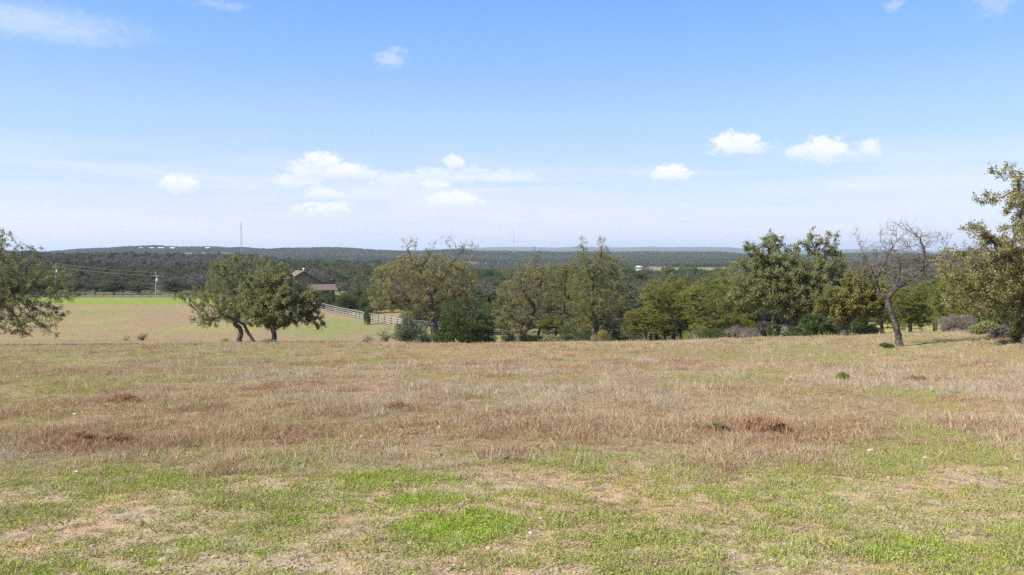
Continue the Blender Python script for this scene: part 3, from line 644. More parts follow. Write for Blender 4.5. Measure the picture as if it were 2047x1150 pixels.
for px, top, w, d, kind, lb in ((950, 566, 46, 118, 'live_oak', 'grey green rounded oak right of the large bronze oak'),
                      (1000, 580, 34, 122, 'live_oak', 'dark oak behind the gap right of the bronze oak'),
                      (985, 608, 40, 104, 'juniper', 'bright green juniper bush beyond the gap in front of the dark oak'),
                      (948, 612, 32, 100, 'juniper', 'green juniper above the large dark bush'),
                      (1245, 560, 52, 110, 'live_oak', 'tall dark oak behind the lone pointed juniper bush'),
                      (1225, 590, 30, 96, 'live_oak', 'dark oak seen at the right side of the tall yellow green oak'),
                      (1090, 600, 34, 104, 'live_oak', 'dark oak behind the slanting trunk'),
                      (1120, 585, 40, 125, 'live_oak', 'dark oak low behind the two middle oaks'),
                      (1180, 580, 44, 125, 'juniper', 'dark juniper behind the tall yellow green oak'),
                      (890, 590, 38, 120, 'juniper', 'dark juniper behind the trunk of the large bronze oak'),
                      (830, 600, 36, 125, 'juniper', 'dark juniper left behind the large bronze oak'),
                      (1560, 600, 40, 76, 'live_oak', 'dark oak behind the thick leaning trunk'),
                      (1620, 590, 42, 82, 'live_oak', 'dark oak behind the right side of the leaning oak'),
                      (1680, 560, 36, 92, 'juniper', 'juniper between the leaning oak and the small curved oak'),
                      (1722, 580, 34, 88, 'juniper', 'juniper behind the small curved oak')):
    far_tree(kind, px, top, w, d, lb, G3)
G6 = 'low scrub under the sunlit row'
for px, top, w, d, k_, wh in ((1300, 628, 26, 74, 'live_oak', 'under the left end of the sunlit row beside the pointed juniper'), (1330, 634, 26, 71, 'pale_oak', 'nearly touching the lone pointed juniper bush'), (1362, 628, 28, 76, 'live_oak', 'below the tallest tree of the sunlit row'), (1398, 634, 28, 70, 'pale_oak', 'just left of the low bushy oak in the sunlit row'), (1432, 628, 26, 78, 'live_oak', 'behind the low bushy oak trunk'), (1470, 630, 28, 72, 'pale_oak', 'behind the grey thicket'), (1512, 626, 28, 78, 'live_oak', 'right of the grey thicket behind the big leaning oak')):
    far_tree(k_, px, top, w, d, 'low scrub oak ' + wh, G6)
G7 = 'low scrub behind the middle oaks'
for px, top, w, d, k_, wh in ((1015, 622, 30, 96, 'live_oak', 'in the grassy gap left of the bent oak'), (1075, 618, 32, 96, 'live_oak', 'just right of the bent oak trunk'), (1110, 630, 24, 94, 'pale_oak', 'left of the dark slanting trunk'), (1150, 622, 30, 95, 'live_oak', 'right of the dark slanting trunk'), (1215, 626, 28, 94, 'live_oak', 'right of the tall yellow green oak trunk'), (1650, 625, 32, 80, 'live_oak', 'right of the big leaning oak by the short curved trunk'), (1600, 630, 30, 76, 'pale_oak', 'close behind the thick leaning trunk')):
    far_tree(k_, px, top, w, d, 'low distant scrub oak seen ' + wh, G7)
G4 = 'junipers along the white weathered fence'
for px, top, w, d, lb in ((664, 579, 24, 152, 'juniper at the right end of the low house roof'),
                      (700, 588, 24, 150, 'juniper in the middle of the clump above the white fence'),
                      (728, 592, 22, 142, 'juniper next to the pointed one standing in front of the fence'),
                      (752, 580, 26, 146, 'tall juniper at the left edge of the bronze oak crown'),
                      (688, 584, 22, 148, 'broad juniper right below the corner of the low roof'),
                      (652, 587, 26, 158, 'broad juniper touching the wall under the low roof'),
                      (636, 588, 26, 166, 'wide juniper below the low house roof'),
                      (655, 594, 18, 160, 'small juniper partly hidden by the right oak of the pair')):
    far_tree('juniper', px, top, w * 1.15, d, lb, G4)
far_tree('juniper', 735, 606, 12, 119, 'narrow pointed juniper growing through the white fence', G4)
G5 = 'round trees behind the far fence'
for px, top, w, d, kind, lb in ((228, 560, 24, 226, 'live_oak', 'dark round tree behind the far fence, left of the two darkest'),
                      (278, 562, 20, 226, 'live_oak', 'dark round tree behind the far fence, nearest left of the utility pole'),
                      (352, 554, 28, 232, 'live_oak', 'larger green tree behind the far fence, right of the utility pole'),
                      (388, 562, 18, 228, 'live_oak', 'small green tree behind the far fence beside the left oak of the pair'),
                      (190, 566, 18, 228, 'live_oak', 'small tree behind the far fence near the left edge oak'),
                      (150, 560, 20, 230, 'live_oak', 'tree behind the far fence just right of the left edge oak'),
                      (648, 536, 12, 255, 'bare', 'pale leafless tree right behind the brown roofed house'),
                      (626, 532, 12, 262, 'bare', 'pale leafless tree just above the gable slope of the house'),
                      (680, 562, 16, 235, 'bare', 'reddish grey leafless tree at the right end of the low roof')):
    far_tree(kind, px, top, w, d, lb, G5)

# ------------------------------------------------------------------ forests and grass as instanced stuff
def scatter(name, label, cat, P, idx, rotz, scl, protos, tilt=None, kind='stuff'):
    col = bpy.data.collections.new(name + '_kit'); ids = []
    for i, q in enumerate(protos):
        q.name = 'kit%02d_' % i + name
        for c in list(q.users_collection): c.objects.unlink(q)
        col.objects.link(q); ids.append(q.name)
    order = {n: i for i, n in enumerate(sorted(ids))}; mp = np.array([order[n] for n in ids])
    me = bpy.data.meshes.new(name); me.vertices.add(len(P)); me.vertices.foreach_set('co', np.asarray(P, np.float32).ravel())
    a = me.attributes.new('pick', 'INT', 'POINT'); a.data.foreach_set('value', mp[idx].astype(np.int32))
    rot = np.zeros((len(P), 3), np.float32); rot[:, 2] = rotz
    if tilt is not None: rot[:, :2] = tilt
    a = me.attributes.new('turn', 'FLOAT_VECTOR', 'POINT'); a.data.foreach_set('vector', rot.ravel())
    scl = np.asarray(scl, np.float32); scl = np.repeat(scl[:, None], 3, 1) if scl.ndim == 1 else scl
    a = me.attributes.new('size', 'FLOAT_VECTOR', 'POINT'); a.data.foreach_set('vector', scl.ravel())
    o = bpy.data.objects.new(name, me); COL.objects.link(o); tag(o, label, cat, kind=kind)
    g = bpy.data.node_groups.new(name, 'GeometryNodeTree')
    g.interface.new_socket('Geometry', in_out='INPUT', socket_type='NodeSocketGeometry'); g.interface.new_socket('Geometry', in_out='OUTPUT', socket_type='NodeSocketGeometry')
    gi, go = g.nodes.new('NodeGroupInput'), g.nodes.new('NodeGroupOutput'); ip = g.nodes.new('GeometryNodeInstanceOnPoints')
    ci = g.nodes.new('GeometryNodeCollectionInfo'); ci.inputs[0].default_value = col; ci.inputs[1].default_value = True; ci.inputs[2].default_value = True
    def at(n, t):
        q = g.nodes.new('GeometryNodeInputNamedAttribute'); q.data_type = t; q.inputs[0].default_value = n; return q.outputs[0]
    g.links.new(gi.outputs[0], ip.inputs['Points']); g.links.new(ci.outputs[0], ip.inputs['Instance']); ip.inputs['Pick Instance'].default_value = True
    g.links.new(at('pick', 'INT'), ip.inputs['Instance Index']); g.links.new(at('turn', 'FLOAT_VECTOR'), ip.inputs['Rotation']); g.links.new(at('size', 'FLOAT_VECTOR'), ip.inputs['Scale'])
    g.links.new(ip.outputs[0], go.inputs[0])
    o.modifiers.new('scatter', 'NODES').node_group = g
    return o

def crown_kit(seed, n, leaf, size, shape='dome', lumps=16, wid=.6):
    P, ax, R = bush_mesh(seed, n, 1, 1, shape, lumps, .3, lump=.36); P = P * np.array([1, 1, 1.9])
    V, Fc = leaf_quads(P, ax, R, size, size * wid); return mesh_obj('crown', V, Fc, M_leaf[leaf], None, tint=R.beta(2, 2.4, n))
R = rng(77)
def wedge(n, d0, d1, u0, u1, power=2.):
    d = (R.uniform(d0**power, d1**power, n)) ** (1 / power); u = R.uniform(u0, u1, n); return (u - CX) / F * d, d
# mid woods 215-900 m
kit = [crown_kit(201 + i, 3600, l, s) for i, (l, s) in enumerate((('farmix', .085), ('farmix', .085), ('farlight', .09), ('bare', .08), ('juniper', .08), ('bare', .08)))]
x, y = wedge(30000, 222, 1000, -500, 2600, 1.35)
u = CX + F * x / y
keep = ~((y < 262) & (u > 90) & (u < 430) & (y < 236)); keep &= ~((np.abs(u - 615) < 75) & (y < 252)); keep &= ~((np.abs(u - 1385) < 110) & (y > 780)); keep &= ~((np.abs(u - 1275) < 40) & (y > 820))
keep &= ~((y > 700) & (R.uniform(0, 1, len(y)) > .55))
x, y = x[keep], y[keep]; n = len(x)
nb = fbm(x / 45, y / 60, 21, 3); lt = fbm(x / 70, y / 110, 23, 3) + R.normal(size=n) * .07; typ = np.where(lt > .54, 2, R.integers(0, 2, n)); typ = np.where(nb + R.normal(size=n) * .06 > .635, R.choice([3, 5], n), typ); typ = np.where(R.uniform(0, 1, n) < .12, 4, typ)
w = R.uniform(1.3, 2.1, n) * (1 + R.uniform(0, 1, n)**2 * 1.1); hh = w * R.uniform(.6, .95, n) + .4
scatter('woodland', 'dark mixed juniper and oak woodland filling the valley and the rise beyond the fence', 'woodland', np.stack([x, y, terrain(x, y) - .3], 1), typ, R.uniform(0, 6.28, n), np.stack([w, w, hh], 1), kit)
# valley trees 125-222 m behind the fence in the middle and right
kit = [crown_kit(221 + i, 4200, l, s, sh) for i, (l, s, sh) in enumerate((('juniper', .075, 'cone'), ('farmix', .08, 'dome'), ('farmix', .08, 'dome'), ('bare', .09, 'dome'), ('juniper', .075, 'dome')))]
x, y = wedge(3000, 106, 225, 830, 2600, 1.3); kk = y > 112 + 10 * (CX + F * x / y > 1500); x, y = x[kk], y[kk]; u = CX + F * x / y
x2, y2 = wedge(200, 155, 222, 708, 830, 1.6); x = np.r_[x, x2]; y = np.r_[y, y2]; n = len(x)
typ = R.choice(5, n, p=[.24, .28, .24, .10, .14]); w = R.uniform(1.8, 3.3, n); hh = R.uniform(1.5, 2.5, n)
scatter('woodland', 'dense juniper and oak thicket close behind the board fence', 'woodland', np.stack([x, y, terrain(x, y) - .2], 1), typ, R.uniform(0, 6.28, n), np.stack([w, w, hh], 1), kit)
# ridges
kit = [crown_kit(241 + i, 170, l, .32, 'dome', 6) for i, l in enumerate(('farwood', 'farwood', 'bare', 'farlight'))]
x, y = wedge(110000, 1000, 3000, -250, 2350, 1.4)
cl = fbm(x / 90, y / 160, 31, 3); u = CX + F * x / y
keep = (cl + R.normal(size=len(x)) * .05 < .66) & ~((np.abs(u - 1280) < 60) & (y < 1500) & (R.uniform(0, 1, len(x)) < .6)) & ~((np.abs(u - 1385) < 90) & (y < 1120))
x, y = x[keep], y[keep]; n = len(x); cl = fbm(x / 70, y / 120, 33, 3)
typ = R.integers(0, 2, n); typ = np.where(cl + R.normal(size=n) * .07 > .62, 2, typ); typ = np.where(fbm(x / 240, y / 300, 36, 3) + R.normal(size=n) * .05 > .56, 3, typ)
w = R.uniform(3.2, 6.5, n); hh = R.uniform(1.9, 3.6, n)
scatter('wooded_ridge', 'blue green wooded ridges along the horizon', 'wooded ridge', np.stack([x, y, terrain(x, y) - .5], 1), typ, R.uniform(0, 6.28, n), np.stack([w, w, hh], 1), kit)

# ------------------------------------------------------------------ grass
def blades(seed, n, spread, h, wd, lean=.5, mat=None, curve=True, flat=0.):
    R = rng(seed); b = np.stack([R.normal(size=n) * spread, R.normal(size=n) * spread, np.zeros(n)], 1)
    d = unit(np.stack([R.normal(size=n) * lean, R.normal(size=n) * lean, np.full(n, 1. - flat)], 1)); L = (h * R.uniform(.5, 1.2, n))[:, None]
    s = unit(np.cross(d, R.normal(size=(n, 3)))) * (wd * R.uniform(.6, 1.3, n))[:, None]
    m = b + d * L * .55; t = m + unit(d + np.array([0, 0, -.35]) + R.normal(size=(n, 3)) * .25) * L * .5
    V = np.stack([b - s * .5, b + s * .5, m + s * .4, m - s * .4, t, t + s * .1], 1).reshape(-1, 3); i = np.arange(n)[:, None] * 6
    Fc = np.concatenate([i + np.array([0, 1, 2, 3]), i + np.array([3, 2, 5, 4])], 0)
    tn = R.uniform(0, 1, n); return mesh_obj('blades', V, Fc, mat, None, tint=np.r_[tn, tn])
def weeds(seed, n, spread, h, ls, mat, wid=.6):
    R = rng(seed); P = np.stack([R.normal(size=n) * spread, R.normal(size=n) * spread, R.uniform(.005, h, n)], 1)
    V, Fc = leaf_quads(P, R.normal(size=(n, 3)) * np.array([1, 1, .35]) + [0, 0, .1], R, ls, ls * wid); return mesh_obj('leaves', V, Fc, mat, None, tint=R.uniform(0, 1, n))
def gm(name, a, b, c, rand): return leaf_mat(name, [(0, a), (.5, b), (1, c)], rand=rand, trans=.3, rough=.7, amt=.6)
MG = dict(tan=gm('dry_tan_grass', (.27, .19, .095), (.54, .41, .23), (.82, .69, .46), (.46, .30, .15)),
          rust=gm('rust_brown_grass', (.21, .115, .065), (.38, .225, .135), (.55, .38, .25), (.33, .22, .125)),
          grey=gm('grey_dead_weeds', (.23, .185, .13), (.42, .355, .27), (.64, .57, .45), (.36, .27, .18)),
          green=gm('green_grass', (.14, .18, .030), (.30, .36, .07), (.52, .56, .15), (.42, .40, .11)),
          bright=gm('bright_green_grass', (.13, .22, .012), (.26, .40, .020), (.40, .54, .05), (.34, .42, .05)),
          olive=gm('olive_dull_grass', (.17, .17, .055), (.33, .32, .12), (.54, .50, .24), (.42, .34, .17)),
          litter=gm('dead_leaf_litter', (.16, .09, .05), (.34, .22, .13), (.55, .45, .34), (.45, .38, .30)))
kit = [blades(1, 26, .045, .13, .006, .8, MG['tan']), blades(2, 28, .055, .10, .007, 1.2, MG['tan']),           # 0 1
       blades(3, 28, .05, .13, .006, .8, MG['rust']), blades(4, 22, .05, .13, .005, .8, MG['grey']),            # 2 3
       blades(5, 26, .04, .07, .006, .8, MG['green']), weeds(6, 46, .06, .03, .018, MG['green']),                 # 4 5
       blades(7, 44, .05, .05, .006, .9, MG['bright']), weeds(8, 46, .065, .035, .017, MG['olive']),               # 6 7
       weeds(9, 12, .08, .015, .03, MG['litter'], .7), blades(10, 20, .06, .05, .006, 1.6, MG['tan'], flat=.6),      # 8 9
       blades(11, 22, .04, .10, .005, .6, MG['olive']), blades(12, 9, .05, .26, .004, .35, MG['tan'])]                                                          # 10
def place(n, y0, y1, half=.80, power=2.):
    y = R.uniform((y0 + 3)**power, (y1 + 3)**power, n) ** (1 / power) - 3; x = R.uniform(-1, 1, n) * half * (y + 3); return x, y
X, Y, T, SC = [], [], [], []
def add(x, y, t, s): X.append(x); Y.append(y); T.append(np.broadcast_to(t, len(x))); SC.append(s)
edge = lambda x: 9.6 + 1.2 * (fbm(x / 2.2, x * 0 + 3, 41, 3) - .5) * 2
# low green and bare zone close by
x, y = place(90000, 3.5, 12.5); g = fbm(x / .9, y / .8, 43, 4); b = fbm(x / .35, y / .3, 44, 3)
br = np.exp(-(((x + .45) / .62)**2 + ((y - 6.9) / .62)**2)) + .9 * np.exp(-(((x + .95) / .42)**2 + ((y - 7.9) / .22)**2)) + .8 * np.exp(-(((x - 2.1) / .9)**2 + ((y - 8.1) / .3)**2)) * .8 + .8 * np.exp(-(((x - .55) / .5)**2 + ((y - 5.45) / .15)**2)) + .7 * np.exp(-(((x - 3.1) / .7)**2 + ((y - 6.2) / .5)**2))
fade = y < edge(x) + 1.2 * R.uniform(0, 1, len(x))
bare = sst(fbm(x / 1.2, y / .8, 14), .47, .60)
dens = np.clip((g - .30) * 2.2 + (b - .5) * 1.6 + br * 1.3, .24, 1) * (1 - .72 * bare * (br < .4))
k_ = (R.uniform(0, 1, len(x)) < dens) & fade; x, y, br, g = x[k_], y[k_], br[k_], g[k_]
q = R.uniform(0, 1, len(x)); t = np.where(q < .25, 5, np.where(q < .47, 7, np.where(q < .66, 4, np.where(q < .82, 10, np.where(q < .93, 9, 8)))))
bm = (br + R.normal(size=len(x)) * .2 > .55) | ((g > .66) & (R.uniform(0, 1, len(x)) < .4)); t = np.where(bm, np.where(R.uniform(0, 1, len(x)) < .7, 6, 5), t)
add(x, y, t, R.uniform(.35, 1.1, len(x)))
x, y = place(9000, 3.5, 12); add(x, y, np.where(R.uniform(0, 1, len(x)) < .6, 9, 8), R.uniform(.35, .95, len(x)))
# dry field
def dry(n, y0, y1, s0, s1):
    x, y = place(n, y0, y1); kk = y > edge(x) - .5; x, y = x[kk], y[kk]; u = CX + F * x / y
    a = fbm(x / 1.6, y / 2.6, 51, 5); b = fbm(x / 1.1, y / 1.8, 53, 5); c = fbm(x / 2.2, y / 3, 55, 5)
    q = R.uniform(0, 1, len(x)); t = np.where(q < .28, 0, np.where(q < .56, 1, np.where(q < .65, 2, np.where(q < .86, 3, 10))))
    rust = (b + R.normal(size=len(x)) * .09 + .05 * sst(y, 22, 24) * (1 - sst(y, 28, 31)) * (u < 1300)) > .625
    t = np.where(rust, np.where(R.uniform(0, 1, len(x)) < .7, 2, 0), t)
    grey = (c + .12 * sst(u, 1500, 1900) * (y < 25) + R.normal(size=len(x)) * .10) > .63; t = np.where(grey & (R.uniform(0, 1, len(x)) < .75), 3, t)
    gr = (a + R.normal(size=len(x)) * .085 + .12 * sst(y, 28, 31) * (1 - sst(y, 35, 38)) + .14 * sst(y, 20.5, 22) * (1 - sst(y, 24, 26)) * (u > 1250) + .13 * (1 - sst(y, 9.5, 14))) > .60
    t = np.where(gr, R.choice([4, 10, 5, 7], len(x)), t); t = np.where(R.uniform(0, 1, len(x)) < .16, 9, t); t = np.where(R.uniform(0, 1, len(x)) < .03, 11, t)
    hollow = fbm(x / .8, y / 1.0, 57, 3); k2 = R.uniform(0, 1, len(x)) < .35 + 1.3 * sst(hollow, .3, .6); s = R.uniform(s0, s1, len(x)) * (.7 + .7 * sst(hollow, .4, .7)) * np.where(gr, .75, 1)
    add(x[k2], y[k2], t[k2], s[k2])
dry(95000, 8.3, 17, .35, .95); dry(75000, 17, 30, .45, 1.1); dry(46000, 30, 47, .6, 1.3)
# sparse tufts down in the valley field
x, y = place(42000, 46, 205, .78, 1.2); kk = ~((y > 172)); x, y = x[kk], y[kk]
add(x, y, R.choice([0, 1, 2, 10, 4], len(x), p=[.3, .25, .12, .23, .10]), R.uniform(.5, 1.25, len(x)))
for px, py, n_, rx_, ry_ in ((165, 893, 150, .40, .35), (235, 893, 130, .38, .35), (1520, 872, 420, .85, .6), (250, 806, 160, .9, .6), (790, 820, 110, .5, .4), (1330, 858, 160, .7, .5), (640, 872, 200, .9, .5), (1000, 850, 180, .9, .6)):
    gx, gy, gz = ground_at(px, py); x = gx + R.normal(size=n_) * rx_; y = gy + R.normal(size=n_) * ry_
    add(x, y, R.choice([2, 2, 2, 0], n_), R.uniform(.6, 1.35, n_))
X, Y, T, SC = map(np.concatenate, (X, Y, T, SC))
scatter('grass', 'dry tan, rust and green pasture grass covering the whole field', 'grass', np.stack([X, Y, terrain(X, Y) - .005], 1), T, R.uniform(0, 6.28, len(X)), SC, kit)

# gravel
def ico(seed, rx=1, ry=1, rz=.6, sub=1, mat=None, name='stone', amp=.28):
    import bmesh
    bm = bmesh.new(); bmesh.ops.create_icosphere(bm, subdivisions=sub, radius=1); R = rng(seed)
    ph = R.uniform(-1, 1, (5, 3)) * 2.4
    for v in bm.verts:
        c = np.array(v.co); f = 1 + amp * sum(math.sin(float(c @ p) + i) for i, p in enumerate(ph)) / 2.2
        v.co = Vector((c[0] * rx * f, c[1] * ry * f, c[2] * rz * f))
    me = bpy.data.meshes.new(name); bm.to_mesh(me); bm.free(); me.materials.append(mat)
    o = bpy.data.objects.new(name, me); COL.objects.link(o); return o
M_stone = plain_mat('limestone', (.30, .24, .17), (.48, .41, .32), 9, rand=(.45, .27, .14))
M_white = plain_mat('white_stone', (.50, .47, .42), (.70, .67, .62), 14)
M_tan = plain_mat('tan_stone', (.42, .27, .17), (.58, .44, .32), 10)
kit = [ico(i + 5, 1, .8, .5, 1, M_stone) for i in range(4)]
x, y = place(16000, 3.5, 12); kk = R.uniform(0, 1, len(x)) < .25 + .9 * sst(fbm(x / 1.2, y / .8, 14), .45, .6); x, y = x[kk], y[kk]
scatter('gravel', 'small tan and pale stones lying on the bare soil', 'gravel', np.stack([x, y, terrain(x, y) + .003], 1), R.integers(0, 4, len(x)), R.uniform(0, 6.28, len(x)), R.uniform(.004, .016, len(x)) * (1 + (R.uniform(0, 1, len(x)) < .05)), kit)
for i, (px, py, w, m, lb) in enumerate(((150, 833, 11, M_white, 'small white stone at left in the dry grass above the rust clumps'),
        (152, 946, 12, M_white, 'white stone among green blades at the left, lower one'),
        (1740, 908, 20, M_tan, 'tan stone lying in grey dry grass at right'),
        (1848, 918, 22, M_tan, 'reddish tan stone with a dark underside, further right'),
        (330, 1134, 34, M_stone, 'flat pale stone half buried in the soil at bottom left'),
        (1060, 1073, 16, M_white, 'whitish stone right of the bright green grass patch'),
        (1440, 868, 14, M_stone, 'pale stone beside the dry grass clump in the middle distance'),
        (1010, 808, 10, M_stone, 'small pale stone just right of the photo centre'),
        (790, 948, 14, M_white, 'pale stone in thin grass left of centre'),
        (2010, 806, 26, M_white, 'whitish flat stone near the right edge'))):
    gx, gy, gz = ground_at(px, py); s = w / 2.8 * gy / F
    o = ico(40 + i, s, s * .7, s * .45, 2, m); o.location = (gx, gy, gz + s * .15); tag(o, lb, 'stone', 'loose stones in the grass')
# fallen leaves, curled
M_dead = plain_mat('dead_leaf', (.24, .11, .05), (.38, .21, .11), 30, rand=(.42, .30, .20), bump=0)
R = rng(9)
spots = [(290, 925, 'upright brown dead leaf in green grass at left'), (352, 925, 'brown dead leaf right of the upright one at left'), (198, 950, 'curled dead leaf low at left'), (700, 950, 'curled brown dead leaf left of the bright green patch'), (600, 940, 'dark rust dead leaf beside the pale grass at left of centre'),
         (885, 920, 'curled tan dead leaf near the centre'), (1012, 925, 'orange brown dead leaf right of the centre'), (1035, 932, 'orange dead leaf lying below another right of the centre'), (720, 880, 'reddish dead leaf standing in dry grass left of centre'), (665, 872, 'orange dead leaf in dry grass, left of the reddish one'), (1507, 915, 'brown dead leaf below the wide rust grass patch'),
         (1770, 912, 'dark brown dead leaf between the two tan stones'), (1845, 905, 'reddish dead leaf above the reddish tan stone'), (1925, 930, 'pale dead leaf near the right edge'), (876, 862, 'rust dead leaf above the centre of the dry grass'), (1640, 934, 'pale curled dead leaf right of centre'), (790, 972, 'small brown dead leaf above the bright green patch'), (1130, 905, 'tan dead leaf at the edge of the green strip')]
for i, (px, py, lb) in enumerate(spots):
    gx, gy, gz = ground_at(px, py); L = R.uniform(.028, .05); n = 7
    t = np.linspace(-1, 1, n); wv = (1 - t**2)**.6 * (.55 + .22 * np.cos(t * 9)) + .03
    zc = .35 * t**2
    V = np.concatenate([np.stack([t, wv, zc + .25 * wv], 1), np.stack([t, t * 0, zc], 1), np.stack([t, -wv, zc + .25 * wv], 1)]) * L
    V = np.concatenate([V, V + [0, 0, -.0015]]); q = np.arange(n - 1)
    Fc = []
    for a in (0, n):
        for j in q: Fc.append([a + j, a + j + 1, a + n + j + 1, a + n + j]); Fc.append([3 * n + a + n + j, 3 * n + a + n + j + 1, 3 * n + a + j + 1, 3 * n + a + j])
    o = mesh_obj('fallen_leaf', V, Fc, M_dead, smooth=True); o.location = (gx, gy, gz + .035); o.rotation_euler = (R.uniform(.1, 1.1), R.uniform(-.6, .6), R.uniform(0, 6.28)); tag(o, lb, 'dead leaf', 'large fallen leaves')

# ------------------------------------------------------------------ fences
M_wood_w = plain_mat('sunlit_pale_boards', (.16, .152, .145), (.30, .285, .27), 5, stretch=(.4, 1, 3))  # weathered boards; the slanting section's sunlit paleness is put into the colour
M_wood_d = plain_mat('dark_stained_boards', (.065, .055, .050), (.16, .145, .13), 5, stretch=(.4, 1, 3))  # darker boards: stain, with the shade of unlit sections mixed into the colour
def box(name, lx, ly, lz, mat, c=(0, 0, 0)):
    V = np.array([[x, y, z] for x in (-.5, .5) for y in (-.5, .5) for z in (-.5, .5)]) * [lx, ly, lz] + c
    Fc = [[0, 1, 3, 2], [4, 6, 7, 5], [0, 4, 5, 1], [2, 3, 7, 6], [0, 2, 6, 4], [1, 5, 7, 3]]
    o = mesh_obj(name, V, Fc, mat); return o
def fence(pts, label, mat, mat_post, rails=4, hgt=1.3, bay=2.44, group='board fences round the field'):
    P = []; 
    for a, b in zip(pts[:-1], pts[1:]):
        a, b = np.array(a), np.array(b); k = max(1, int(round(np.linalg.norm(b - a) / bay))); P += [a + (b - a) * i / k for i in range(k)]
    P.append(np.array(pts[-1])); R = rng(len(P))
    root = empty('board_fence', (P[0][0], P[0][1], TZ(*P[0])), label, 'fence', group); o0 = np.array(root.location)
    post = box('post', .13, .13, hgt + .4, mat_post); rail = box('board', 1, .028, .11, mat)
    for q in (post, rail): COL.objects.unlink(q)
    for i, p in enumerate(P):
        z = TZ(*p); c = post.copy(); c.parent = root; COL.objects.link(c)
        c.location = (p[0] - o0[0], p[1] - o0[1], z + (hgt - .4) / 2 - o0[2] + .03); c.rotation_euler = (R.normal() * .015, R.normal() * .015, math.atan2(*(P[min(i + 1, len(P) - 1)] - P[max(i - 1, 0)])[::-1]))
        if i + 1 < len(P):
            b = P[i + 1]; zb = TZ(*b); L = math.dist((p[0], p[1], z), (b[0], b[1], zb)); ang = math.atan2(b[1] - p[1], b[0] - p[0]); nrm = np.array([math.sin(ang), -math.cos(ang)])
            if nrm[1] > 0: nrm = -nrm
            for r in range(rails):
                h = hgt * (.16 + .78 * r / (rails - 1)); c = rail.copy(); c.parent = root; COL.objects.link(c)
                m = (p + b) / 2 + nrm * .082; c.location = (m[0] - o0[0], m[1] - o0[1], (z + zb) / 2 + h + R.normal() * .012 - o0[2])
                c.rotation_euler = (0, -math.atan2(zb - z, math.dist(p, b)), ang); c.scale = (L - .012, 1, 1)
g2 = lambda px, d: ((px - CX) / F * d, d)
fence([g2(20, 209), g2(320, 209), g2(520, 207)], 'dark board fence along the far side of the bright green strip', M_wood_d, M_wood_d, 4, 1.35)
fence([g2(520, 207), g2(600, 178), g2(655, 150), g2(745, 124), g2(808, 113)], 'weathered pale sunlit board fence slanting down the field between the oak pair and the bronze oak', M_wood_w, M_wood_d, 4, 1.3)
fence([g2(808, 113), g2(900, 105), g2(985, 101), g2(1120, 99), g2(1300, 100), g2(1500, 103)], 'dark board fence seen under the middle oaks', M_wood_d, M_wood_d, 4, 1.3)
fence([g2(1500, 103), g2(1700, 108), g2(1865, 117), g2(1960, 117), g2(2060, 119), g2(2300, 120)], 'dark board fence behind the leafless tree at right', M_wood_d, M_wood_d, 3, 1.3)

# ------------------------------------------------------------------ house
M_roof = plain_mat('brown_shingles', (.13, .097, .072), (.17, .13, .10), 9, stretch=(1, 1, 4), bump=.1)
M_wall = plain_mat('stone_wall', (.19, .145, .085), (.27, .215, .14), 2.5)
M_brick = plain_mat('red_brown_siding', (.15, .10, .07), (.21, .145, .105), 3)
M_trim = plain_mat('dark_trim', (.05, .04, .035), (.09, .075, .065), 3)
M_metal = plain_mat('pale_metal', (.60, .60, .58), (.75, .75, .73), 4, rough=.45)
M_glass, _k, _p = new_mat('window_glass'); _p.inputs['Base Color'].default_value = (.02, .025, .03, 1); _p.inputs['Roughness'].default_value = .1
def slab(name, quad, th, mat, parent):
    q = np.array(quad, float); n = unit(np.cross(q[1] - q[0], q[3] - q[0])); V = np.concatenate([q, q - n * th])
    Fc = [[0, 1, 2, 3], [7, 6, 5, 4], [0, 4, 5, 1], [1, 5, 6, 2], [2, 6, 7, 3], [3, 7, 4, 0]]; return mesh_obj(name, V, Fc, mat, parent)
